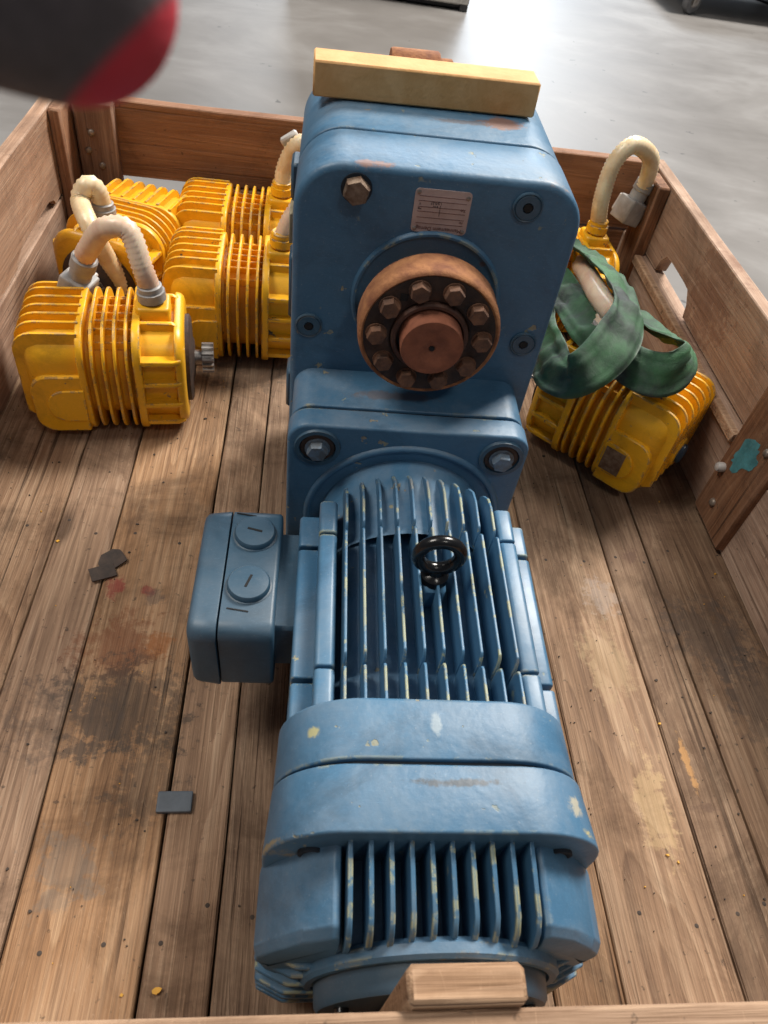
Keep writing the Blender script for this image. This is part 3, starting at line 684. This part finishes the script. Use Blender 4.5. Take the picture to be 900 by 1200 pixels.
# terminal box on the left flank
bx = MB(); rprism(bx, 'X', -0.164, -0.119, (0.1435, 0.1275), 0.0685, 0.0445, 0.013, 0.0006, 0.004, 6); tb = bx.build('terminal_box', 'blue_shaded', gm)
lid = MB(); rprism(lid, 'X', -0.1655, -0.190, (0.1430, 0.1265), 0.0695, 0.0455, 0.014, 0.0006, 0.008, 6, 1.0, 0.975); lid.build('lid', 'blue_shaded', tb)
MB().box((-0.109, 0.145, 0.125), (0.030, 0.105, 0.060), 0.003).build('neck', 'blue_shaded', tb)
for (px, py, a) in ((-0.1425, 0.179, -0.25), (-0.1430, 0.123, 1.25)):
    g = MB().lathe([(0.0195, 0.170), (0.0195, 0.1725), (0.0182, 0.1728), (0.0180, 0.1765), (0.0168, 0.1780), (0.010, 0.1790), (0.0005, 0.1792)], 'Z', (px, py, 0), 36).build('gland_plug', 'blue_shaded', tb)
    q = MB().box((0, 0, 0), (0.0135, 0.0022, 0.001), 0.0002).build('slot', 'dark', tb); q.location = (px, py, 0.1790); q.rotation_euler = (0, 0, a)
for (px, py) in ((-0.152, 0.202), (-0.150, 0.098)):
    q = MB().box((0, 0, 0), (0.018, 0.0012, 0.0008)).build('cast_mark', 'dark', tb); q.location = (px, py, 0.1722); q.rotation_euler = (0, 0, -0.15)
# small label scrap on the left rim of the housing
MB().box((-0.1265, 0.43, 0.34), (0.004, 0.03, 0.03), 0.001).build('tape_scrap', 'tape', gm)

# ------------------------------------------------------------------ yellow timber on the gearbox, offcut behind it
def gpos(p): return GM @ Vector(p)
Rg = GM.to_euler()
mb = MB().box((0, 0, 0), (0.205, 0.034, 0.0295), 0.0016)
bo = mb.build('timber_beam', 'beam'); bo.location = gpos((-0.010, 0.4935, 0.4510)); bo.rotation_euler = (Rg.x, Rg.y, Rg.z+0.02)
tag(bo, 'short yellow-stained timber lying across the top of the blue gearbox', 'timber')
bo = MB().lathe([(0.008, -0.028), (0.0150, -0.028), (0.0158, -0.026), (0.0158, 0.016), (0.0145, 0.018), (0.0105, 0.019), (0.0105, 0.030), (0.0095, 0.031)], 'X', n=32).build('rusty_bush', 'rust'); bo.location = gpos((-0.014, 0.5285, 0.4355+0.0160)); bo.rotation_euler = (Rg.x, Rg.y, Rg.z+0.05)
tag(bo, 'short rusty round bush lying behind the yellow timber on the gearbox', 'bush')

# ------------------------------------------------------------------ yellow brake motors
ZC = 0.082
def zprof(y, hw, r):
    """half height of a rounded square at offset y"""
    if abs(y) <= hw-r: return hw
    d = min(abs(y)-(hw-r), r); return hw-r+math.sqrt(max(r*r-d*d, 0))
def make_yellow():
    root = empty('yellow_motor')
    mb = MB(); rprism(mb, 'X', -0.030, -0.108, (0, ZC), 0.0725, 0.0725, 0.034, 0.001, 0.026, 8); cap = mb.build('end_cover', 'yellow', root)
    mb = MB(); rprism(mb, 'X', -0.028, -0.037, (0, ZC), 0.0800, 0.0800, 0.040, 0.002, 0.002, 8); mb.build('cover_rim', 'yellow', root)
    for i in range(7):
        y = -0.060+0.020*i; hz = zprof(y, 0.0825, 0.040); zt = ZC+hz; zb = ZC-hz*0.55; r = 0.026
        inner = 0.012; pts = [(-0.033, zt)]
        for k in range(6): a = PI/2*k/5; pts.append((-0.113+r-r*math.sin(a), zt-r+r*math.cos(a)))
        pts += [(-0.113, zb), (-0.100, zb-0.01), (-0.085, ZC+0.02), (-0.033, ZC+0.03)]
        L = [(p[0], y-0.0023, p[1]) for p in pts]; R = [(p[0], y+0.0023, p[1]) for p in pts]
        MB().loft([L, R]).build('cover_rib', 'yellow', cap, bev=0.0011)
    for sy in (-1, 1):
        # raised panel on each flank
        pts = []; x0, x1, z0, z1, r = -0.034, -0.100, 0.016, 0.106, 0.024
        pts = [(x0, z0), (x0, z1)]
        for k in range(6): a = PI/2*k/5; pts.append((x1+r-r*math.sin(a), z1-r+r*math.cos(a)))
        for k in range(6): a = PI/2*k/5; pts.append((x1+r-r*math.cos(a), z0+r-r*math.sin(a)))
        MB().prism(pts, 'Y', sy*0.070, sy*0.0795, bev=0.0015).build('flank_panel', 'yellow', cap)
        x0, x1, z0, z1, r = -0.034, -0.082, 0.036, 0.086, 0.024
        pts = [(x0, z0), (x0, z1)]
        for k in range(6): a = PI/2*k/5; pts.append((x1+r-r*math.sin(a), z1-r+r*math.cos(a)))
        for k in range(6): a = PI/2*k/5; pts.append((x1+r-r*math.cos(a), z0+r-r*math.sin(a)))
        MB().prism(pts, 'Y', sy*0.079, sy*0.0830, bev=0.0012).build('name_pad', 'yellow', cap)
    # boss and cap at the end
    MB().lathe([(0.024, -0.104), (0.024, -0.113), (0.021, -0.1165), (0.001, -0.1165)], 'X', (0, 0, ZC-0.012), 30).build('end_boss', 'yellow', cap)
    MB().lathe([(0.0150, -0.115), (0.0150, -0.1205), (0.012, -0.123), (0.0005, -0.1235)], 'X', (0, 0, ZC-0.012), 26).build('blind_plug', 'plug_blue', cap)
    # stator with ring fins
    mb = MB(); rprism(mb, 'X', -0.030, 0.034, (0, ZC), 0.064, 0.064, 0.040, 0, 0, 8); mb.build('stator', 'yellow', root)
    for i in range(4):
        x = -0.0180+0.0142*i; mb = MB(); rprism(mb, 'X', x-0.0019, x+0.0019, (0, ZC), 0.0830, 0.0830, 0.054, 0.0010, 0.0012, 8); mb.build('cooling_fin', 'yellow', root)
    for i in range(7):
        y = -0.054+0.018*i; hz = zprof(y, 0.071, 0.044)
        MB().box((0.004, y, ZC+hz-0.006), (0.056, 0.003, 0.012), 0.0008).build('fin_bridge', 'yellow', root)
    # bell with pockets
    mb = MB(); rprism(mb, 'X', 0.031, 0.0955, (0, ZC), 0.0680, 0.0680, 0.036, 0, 0.008, 8); bell = mb.build('drive_bell', 'yellow', root)
    mb = MB(); rprism(mb, 'X', 0.0315, 0.0420, (0, ZC), 0.0805, 0.0805, 0.040, 0.002, 0.0015, 8); mb.build('bell_rim', 'yellow', bell)
    mb = MB(); rprism(mb, 'X', 0.0840, 0.0965, (0, ZC), 0.0755, 0.0755, 0.040, 0.0015, 0.010, 8); mb.build('bell_rim', 'yellow', bell)
    for z in (0.026, 0.058, 0.092, 0.126):
        hz = zprof(z-ZC, 0.0795, 0.040)
        for sy in (-1, 1):
            MB().prism([(0.040, sy*0.05), (0.040, sy*hz), (0.082, sy*hz), (0.092, sy*(hz-0.006)), (0.092, sy*0.05)], 'Z', z-0.0035, z+0.0035, bev=0.001).build('bell_rib', 'yellow', bell)
    for y in (-0.034, 0.034):
        MB().prism([(0.040, ZC+0.05), (0.040, ZC+0.079), (0.082, ZC+0.079), (0.092, ZC+0.073), (0.092, ZC+0.05)], 'Y', y-0.0035, y+0.0035, bev=0.001).build('bell_rib', 'yellow', bell)
    mb = MB(); rprism(mb, 'Z', 0.140, 0.172, (0.058, 0.0), 0.022, 0.022, 0.008, 0, 0.004, 5); mb.build('gland_boss', 'yellow', bell)
    # mounting flange, shaft and pinion
    MB().lathe([(0.060, 0.096), (0.060, 0.1015), (0.056, 0.1035), (0.030, 0.1045), (0.026, 0.107), (0.001, 0.107)], 'X', (0, 0, ZC), 44).build('mounting_flange', 'rust_dark', root)
    MB().lathe([(0.0105, 0.104), (0.0105, 0.120)], 'X', (0, 0, ZC), 20).build('shaft', 'bare_steel', root)
    secs = []; prof = []
    for k in range(14):
        a = 2*PI*k/14
        for (da, r) in ((-.14, .0165), (-.07, .0210), (.07, .0210), (.14, .0165)): prof.append((r*math.cos(a+da), r*math.sin(a+da)))
    MB().prism([(p[0], p[1]+ZC) for p in prof], 'X', 0.117, 0.133).build('pinion', 'bare_steel', root)
    return root
proto = make_yellow()
GLAND = Vector((0.058, 0, 0.172))
def ribbed_hose(root, inv, pts, mat='hose', r=0.0138, pitch=0.0058):
    P = spline([inv @ Vector(p) for p in pts], pitch/2)
    mb = MB().tube(P, lambda i: r*(1.02 if i % 2 else 0.89), 14)
    return mb.build('ribbed_hose', mat, root, ang=80)
def gland(root, p, d, mat, r=0.0165, h=0.024):
    d = Vector(d).normalized(); q = d.to_track_quat('Z', 'Y').to_matrix().to_4x4(); q.translation = Vector(p)
    n = 24; secs = []
    for (rr, t) in ((r*0.86, -0.004), (r*0.86, 0.002), (r*1.08, 0.003), (r*1.08, h*0.62), (r*0.96, h*0.64), (r*0.96, h*0.94), (r*0.84, h)):
        secs.append([(rr*(1+(0.035 if (j % 2 and 0.003 <= t <= h*0.62) else 0))*math.cos(2*PI*j/n), rr*(1+(0.035 if (j % 2 and 0.003 <= t <= h*0.62) else 0))*math.sin(2*PI*j/n), t) for j in range(n)])
    return MB().loft(secs, True, q).build('hose_gland', mat, root, ang=30)
def connector(root, p, d, mat):
    """square cable plug with a round collar"""
    d = Vector(d).normalized(); q = d.to_track_quat('Z', 'Y').to_matrix().to_4x4(); q.translation = Vector(p)
    mb = MB(); rprism(mb, 'Z', -0.052, -0.012, (0, 0), 0.020, 0.020, 0.004, 0.002, 0.003, 4, m=q); o = mb.build('cable_plug', mat, root)
    MB().lathe([(0.0150, -0.013), (0.0150, 0.003), (0.0172, 0.004), (0.0172, 0.020), (0.0150, 0.022)], 'Z', (0, 0, 0), 24, m=q).build('plug_collar', mat, o, ang=30)
    MB().box((0.0235, 0, -0.030), (0.012, 0.026, 0.030), 0.002, q).build('plug_housing', 'pale_plastic', o)
    return o
YM = []; YS = 0.94
specs = [
    ((-0.332, -0.425, 0), 7.0, 'yellow finned motor with looped cream hose and bare pinion, hose end resting behind it'),
    ((-0.362, -0.165, 0), 254.0, 'yellow finned motor in the crate corner by the bolted cleat, set crosswise to the others'),
    ((-0.182, -0.252, 0), 1.5, 'yellow finned motor lying beside the blue gearbox, in front of another'),
    ((-0.190, -0.088, 0), 0.5, 'yellow finned motor pushed against the back wall of the crate'),
    ((0.343, -0.452, 0), 137.0, 'yellow finned motor lying under the green sleeve, end cover towards the crate wall'),
    ((0.300, -0.105, 0), 2.0, 'yellow motor mostly hidden behind the gearbox, its cream hose arching by the corner cleat'),
]
for i, (loc, yaw, lab) in enumerate(specs):
    o = proto if i == 0 else copy_tree(proto)
    o.location = loc; o.rotation_euler = (0, 0, math.radians(yaw)); o.scale = (YS, YS, YS)
    tag(o, lab, 'motor', 'yellow motors in the crate'); YM.append(o)
def inv_of(o): return (Matrix.Translation(o.location) @ o.rotation_euler.to_matrix().to_4x4() @ Matrix.Scale(YS, 4)).inverted()
def W(o, p): return inv_of(o).inverted() @ Vector(p)
# hose 1
o = YM[0]; iv = inv_of(o); g = W(o, GLAND)
gland(o, GLAND, (-.10, 0, 1), 'grey_plastic')
pl = Vector((-0.372, -0.372, 0.168))
ribbed_hose(o, iv, [g+Vector((-.002, 0, .018)), g+Vector((-.008, .0, .045)), at(150, 270, 1, -.405), at(122, 268, 1, -.40), at(105, 290, 1, -.385), pl+Vector((.008, -.004, .022))], 'hose_pink')
connector(o, iv @ pl, iv.to_3x3() @ Vector((0.40, -0.12, 1)), 'grey_plastic')
# hose 2
o = YM[1]; iv = inv_of(o); g = W(o, GLAND)
gland(o, GLAND, (0, 0, 1), 'grey_plastic')
ribbed_hose(o, iv, [g+Vector((0, 0, .018)), g+Vector((-.004, -.002, .040)), g+Vector((-.014, -.008, .048)), g+Vector((-.024, -.018, .030)), at(107, 268, 1, -.28), at(127, 305, 1, -.27), at(144, 330, 1, -.262), at(150, 350, 1, -.255)], 'hose')
# hose 3
o = YM[2]; iv = inv_of(o); g = W(o, GLAND)
gland(o, GLAND, (0, 0, 1), 'yellow'); 
ribbed_hose(o, iv, [g+Vector((0, 0, .015)), g+Vector((.012, 0, .045)), g+Vector((.035, .004, .075)), g+Vector((.07, .01, .085)), g+Vector((.10, .02, .05)), g+Vector((.105, .03, -.02))], 'hose_pink', 0.0125)
# hose 4
o = YM[3]; iv = inv_of(o); g = W(o, GLAND)
gland(o, GLAND, (0, 0, 1), 'yellow')
ribbed_hose(o, iv, [g+Vector((0, 0, .015)), g+Vector((.004, 0, .045)), g+Vector((.022, .0, .078)), g+Vector((.06, .0, .088)), g+Vector((.10, .0, .06)), g+Vector((.115, .0, .0))], 'hose')
q = MB().box((0, 0, 0), (0.030, 0.012, 0.026), 0.003).build('hose_clip', 'pale_plastic', o); q.location = iv @ (g+Vector((.012, .012, .078))); q.rotation_euler = (0.2, -0.6, 0.1)
# hose 5 (from the motor under the sleeve)
o = YM[4]; iv = inv_of(o); g = W(o, GLAND)
gland(o, GLAND, (0, 0, 1), 'grey_plastic')
ribbed_hose(o, iv, [g+Vector((0, 0, .012)), g+Vector((.006, .012, .034)), at(722, 372, 2, .205), at(703, 348, 2, .195), at(690, 325, 2, .17), at(680, 310, 2, .13)], 'hose_pink', 0.0155, 0.0055)
# hose 6
o = YM[5]; iv = inv_of(o); g = W(o, GLAND)
YP = -0.105
o.location.x += (at(708, 268, 2, 0.18).x - g.x)*0.9; iv = inv_of(o); g = W(o, GLAND)
gland(o, GLAND, (0, 0, 1), 'yellow')
pc = at(750, 226, 1, -.06)
ribbed_hose(o, iv, [g+Vector((0, 0, .012)), at(705, 233, 1, YP), at(719, 192, 1, -.10), at(742, 170, 1, -.09), at(762, 184, 1, -.075), at(759, 207, 1, -.065), pc], 'hose', 0.0140)
connector(o, iv @ pc, iv.to_3x3() @ Vector((0.30, 0.12, 1)), 'grey_plastic')
# blank nameplate on the motor under the sleeve
q = MB().box((-0.053, 0.0840, 0.061), (0.030, 0.0010, 0.040), 0.0003).build('name_tag', 'bolt_brown', YM[4])

# ------------------------------------------------------------------ green sleeve
def ribbon(pts, nrms, wid, thick, n_u=32):
    """flattened fabric tube following pts; nrms = facing direction at each point"""
    P = spline(pts, 0.006); k = len(pts); NN = spline(nrms, 1e9) if False else None
    secs = []; N = len(P)
    # arc-length parameter of control points
    idx = [min(range(N), key=lambda i: (P[i]-Vector(p)).length) for p in pts]
    for i in range(N):
        a = max(j for j in range(k) if idx[j] <= i); b = min(a+1, k-1)
        t = 0 if b == a or idx[b] == idx[a] else (i-idx[a])/(idx[b]-idx[a])
        nr = (Vector(nrms[a]).lerp(Vector(nrms[b]), t)).normalized()
        tg = (P[min(i+1, N-1)]-P[max(i-1, 0)]).normalized(); nr = (nr-tg*nr.dot(tg)).normalized(); s_ = tg.cross(nr)
        sec = []; wig = 0.0016*math.sin(i*0.9)+0.0014*math.sin(i*0.37+1)
        for j in range(n_u):
            th = 2*PI*j/n_u; c, s = math.cos(th), math.sin(th)
            u = math.copysign(abs(c)**0.8, c)*(wid/2+0.002*math.sin(i*.23)); v = math.copysign(abs(s)**0.9, s)*thick/2
            v += (0.0024*math.sin(u*170+i*0.16)+0.0016*math.sin(u*420+i*0.05+1)+0.0020*math.sin(i*0.55+u*60))*abs(s) + wig*abs(s)
            sec.append(tuple(P[i]+s_*u+nr*v))
        secs.append(sec)
    return secs
sl = empty('green_sleeve', at(715, 440, 2, .17)); sl.rotation_euler = (0, 0, 0)
tag(sl, 'crumpled dark green fabric sleeve looped over the yellow motor beside the gearbox', 'sleeve')
def sl_part(name, pts, nrms, wid, thick):
    mb = MB().loft(ribbon(pts, nrms, wid, thick)); mb.v = [tuple(Vector(p)-sl.location) for p in mb.v]
    return mb.build(name, 'green', sl, ang=70)
cdir = -FW
cd = tuple(-FW)
sl_part('upper_loop', [at(672, 286, 2, .16), at(698, 304, 2, .19), at(726, 334, 2, .215), at(737, 368, 2, .228), at(722, 400, 2, .222), at(697, 427, 2, .205), at(668, 442, 2, .185), at(648, 432, 2, .160), at(640, 405, 2, .14), at(634, 375, 2, .12)],
    [(.2, -.4, .9), (.25, -.4, .85), (.3, -.5, .8), (.25, -.6, .75), (.0, -.65, .75), (-.1, -.7, .7), (-.1, -.75, .6), (-.5, -.65, .5), (-.8, -.4, .4), (-.8, -.3, .4)], 0.056, 0.0065)
sl_part('lower_loop', [at(640, 318, 2, .135), at(668, 352, 2, .16), at(700, 392, 2, .178), at(732, 422, 2, .188), at(762, 438, 2, .194), at(788, 438, 2, .198), at(806, 424, 2, .204), at(800, 408, 2, .203), at(776, 390, 2, .197), at(752, 372, 2, .190), at(728, 356, 2, .180)],
    [(-.3, -.7, .65), (-.3, -.7, .65), (-.3, -.75, .6), (-.25, -.8, .55), (-.05, -.9, .42), (.25, -.9, .35), (.9, -.3, .5), (.6, .3, .9), (.35, -.25, .9), (.35, -.3, .9), (.35, -.3, .9)], 0.053, 0.006)

# ------------------------------------------------------------------ loose bits on the plank floor
def flat_piece(name, mat, c, rad, n, h, rot=0.0, jag=0.35, tilt=(0, 0)):
    poly = [(rad[0]*(1-jag*random.random())*math.cos(2*PI*k/n), rad[1]*(1-jag*random.random())*math.sin(2*PI*k/n)) for k in range(n)]
    mb = MB().prism(poly, 'Z', 0, h); o = mb.build(name, mat); o.location = c; o.rotation_euler = (tilt[0], tilt[1], rot); return o
a = at(131, 660, 2, 0.0); tag(flat_piece('rust_flake', 'flake', a+Vector((0, 0.004, .002)), (0.019, 0.015), 13, 0.0018, 0.3, 0.3, (0.06, -0.05)), 'round dark brown flake on the planks, overlapping a square one', 'flake')
q = MB().box((0, 0, 0), (0.027, 0.018, 0.0016), 0.0003).build('rust_flake', 'flake'); a = at(121, 673, 2, 0.0); q.location = a+Vector((0, 0, .0035)); q.rotation_euler = (0.08, 0.06, 0.45)
tag(q, 'squarish dark brown flake on the planks next to a red stain', 'flake')
q = MB(); rprism(q, 'Z', 0.0, 0.004, (0, 0), 0.0155, 0.0095, 0.0015, 0.0, 0.001, 3); q = q.build('plastic_cap', 'chipcap'); a = at(205, 941, 2, 0.0); q.location = a+Vector((0, 0, .0002)); q.rotation_euler = (0, 0, 0.02)
tag(q, 'small slate grey rectangular plastic cap lying across a plank joint', 'cap')
q = flat_piece('wood_chip', 'chip_yellow', at(184, 1161, 2, .0005), (0.0045, 0.003), 7, 0.002, 0.3); tag(q, 'yellow chip on the planks by the crate front', 'chip')
mb = MB(); mb2 = MB()
for k in range(480):
    x = random.uniform(-0.47, 0.47); y = random.uniform(-1.16, -0.35)
    if -0.19 < x < 0.14 and random.random() < 0.85: continue
    r = random.choice((0.0004, 0.0005, 0.0006, 0.0008, 0.0013)) * (0.7+random.random()*0.6); n = 5
    yel = random.random() < 0.12
    a0 = random.random()*6
    t = MB().prism([(x+r*(0.5+random.random())*math.cos(a0+2*PI*j/n), y+r*(0.4+random.random())*math.sin(a0+2*PI*j/n)) for j in range(n)], 'Z', -0.0004, 0.0006+r*0.3)
    (mb if yel else mb2).add(t.v, t.f)
for b, mt, lab in ((mb, 'chip_yellow', 'scatter of tiny yellow paint chips over the planks'), (mb2, 'dust_bits', 'scatter of dark dirt crumbs over the planks')):
    o = b.build('paint_chips' if b is mb else 'dirt_crumbs', mt, smooth=False); o['kind'] = 'stuff'; tag(o, lab, 'chips' if b is mb else 'crumbs')

# ------------------------------------------------------------------ things far behind on the hall floor
a = at(548, 16, 2, FZ); b = at(420, -3, 2, FZ)
d = (b-a).normalized(); ang = math.atan2(d.y, d.x)
cab = empty('machine_cabinet', (a.x, a.y, FZ)); cab.rotation_euler = (0, 0, ang); tag(cab, 'pale grey machine cabinet with black plinth on the concrete', 'cabinet')
MB().box((0.40, -0.30, 0.52), (0.80, 0.58, 0.99), 0.006).build('body', 'machine_grey', cab)
MB().box((0.40, -0.30, 0.03), (0.74, 0.52, 0.05), 0.003).build('plinth', 'rubber', cab)
for x in (0.02, 0.78):
    MB().box((x, -0.03, 0.02), (0.035, 0.035, 0.04), 0.003).build('foot', 'rubber', cab)
MB().box((0.40, 0.000, 0.60), (0.70, 0.012, 0.80), 0.004).build('door', 'machine_grey', cab)
c = at(806, 16, 2, FZ)
tr = empty('trolley', (c.x, c.y, FZ)); tag(tr, 'low trolley on grey castor wheels standing on the concrete', 'trolley')
for (x, y) in ((0, 0), (0.75, 0.1), (0.0, 0.62), (0.75, 0.72)):
    wh = MB().lathe([(0.030, -0.018), (0.052, -0.018), (0.056, -0.010), (0.056, 0.010), (0.052, 0.018), (0.030, 0.018)], 'Y', (0, 0, 0.056), 28); w_ = wh.build('castor_wheel', 'wheel_grey', tr); w_.location = (x, y, 0); w_.rotation_euler = (0, 0, 0.5)
    MB().lathe([(0.026, -0.020), (0.026, 0.020)], 'Y', (0, 0, 0.056), 20).build('hub', 'bare_steel', w_)
    MB().box((0, 0.026, 0.085), (0.04, 0.006, 0.09), 0.002).build('fork', 'bare_steel', w_); MB().box((0, -0.026, 0.085), (0.04, 0.006, 0.09), 0.002).build('fork', 'bare_steel', w_)
MB().box((0.375, 0.36, 0.155), (0.95, 0.86, 0.035), 0.004).build('deck', 'machine_grey', tr)
c = at(893, 6, 2, FZ)
bk = empty('floor_mat', (c.x+0.25, c.y+0.2, FZ)); tag(bk, 'dark rubber mat edge on the concrete beside the trolley', 'mat')
q = MB().box((0, 0, 0.006), (0.5, 0.9, 0.012), 0.003).build('mat_sheet', 'rubber', bk); q.rotation_euler = (0, 0, 0.5)

# ------------------------------------------------------------------ gloved hand of the photographer reaching over the crate
def cpt(x, y, dep): return CAM + ray(x, y)*dep
GD = 0.090
def hp(x, y, z=0.0): return cpt(x, y, GD+z)
tip = hp(78, -15)
mb = MB()
def digit(ps, rs):
    P = [Vector(p) for p in ps]; pts = []; rad = []
    for i in range(len(P)-1):
        for k in range(10): t = k/10; pts.append(P[i].lerp(P[i+1], t)); rad.append(rs[i]*(1-t)+rs[i+1]*t)
    d = (P[-1]-P[-2]).normalized(); r = rs[-1]
    for k in range(0, 10): a = PI/2*k/9.3; pts.append(P[-1]+d*(r*math.sin(a))); rad.append(r*math.cos(a))
    t = MB().tube(pts, lambda i: rad[i], 18); t.v = [tuple(Vector(p)-tip) for p in t.v]; mb.add(t.v, t.f)
kn = hp(-560, -210, -0.004); palm = hp(-980, -330, 0.004); wr = hp(-1500, -470, 0.012); fa = hp(-2300, -700, 0.030)
digit([kn, hp(-330, -150, -.008), hp(-100, -65, -.004), tip], [0.0130, 0.0128, 0.0130, 0.0134])
sd_ = (palm-kn).cross(FW).normalized()*-1
for s_, ln in ((1, 1.0), (2, 0.92), (3, 0.75)):
    b0 = kn+sd_*0.0215*s_+(palm-kn)*0.05*s_; m1 = b0+(tip-kn)*0.45*ln-FW*0.004; m2 = m1+(tip-kn)*0.22*ln+FW*0.020; m3 = m2-(tip-kn)*0.12+FW*0.018
    digit([palm+sd_*0.012*s_, b0, m1, m2, m3], [0.018, 0.0135, 0.0120, 0.0112, 0.0102])
digit([palm-sd_*0.004, palm-sd_*0.024+(kn-palm)*0.45+FW*.006, palm-sd_*0.034+(kn-palm)*0.95+FW*.014, palm-sd_*0.030+(kn-palm)*1.5+FW*.018], [0.020, 0.0165, 0.0130, 0.0112])
digit([fa, wr, palm+sd_*0.024, kn+sd_*0.03+(palm-kn)*.3], [0.038, 0.033, 0.030, 0.020]); digit([wr, palm, kn], [0.028, 0.022, 0.0145])
digit([wr, palm+sd_*0.045, kn+sd_*0.05+(palm-kn)*.2], [0.028, 0.024, 0.016])
t = NT('work_glove'); o_ = t.obj(); n = t.noise(o_, 420, 2)
base = t.mix(n, (0.050, 0.040, 0.043), (0.100, 0.082, 0.087))
dirn = (RI*0.60 - UP*0.60 + FW*0.53).normalized()
dd = t.vmath('DOT_PRODUCT', o_, tuple(dirn))
fac = t.ramp(t.math('MULTIPLY', dd, 40.0), [(0.31, 0.0), (0.37, 1.0)])
t.out(t.mix(fac, base, (0.50, 0.014, 0.035)), 0.6); t.bump(n, 0.4, 0.0006)
ho = mb.build('gloved_hand', t.m); ho.location = tip
md = ho.modifiers.new('one_surface', 'REMESH'); md.mode = 'VOXEL'; md.voxel_size = 0.0016; md.use_smooth_shade = True
md = ho.modifiers.new('soft', 'SMOOTH'); md.factor = 0.6; md.iterations = 6
tag(ho, 'grey work glove with red fingertip coating reaching in over the crate corner', 'gloved hand')
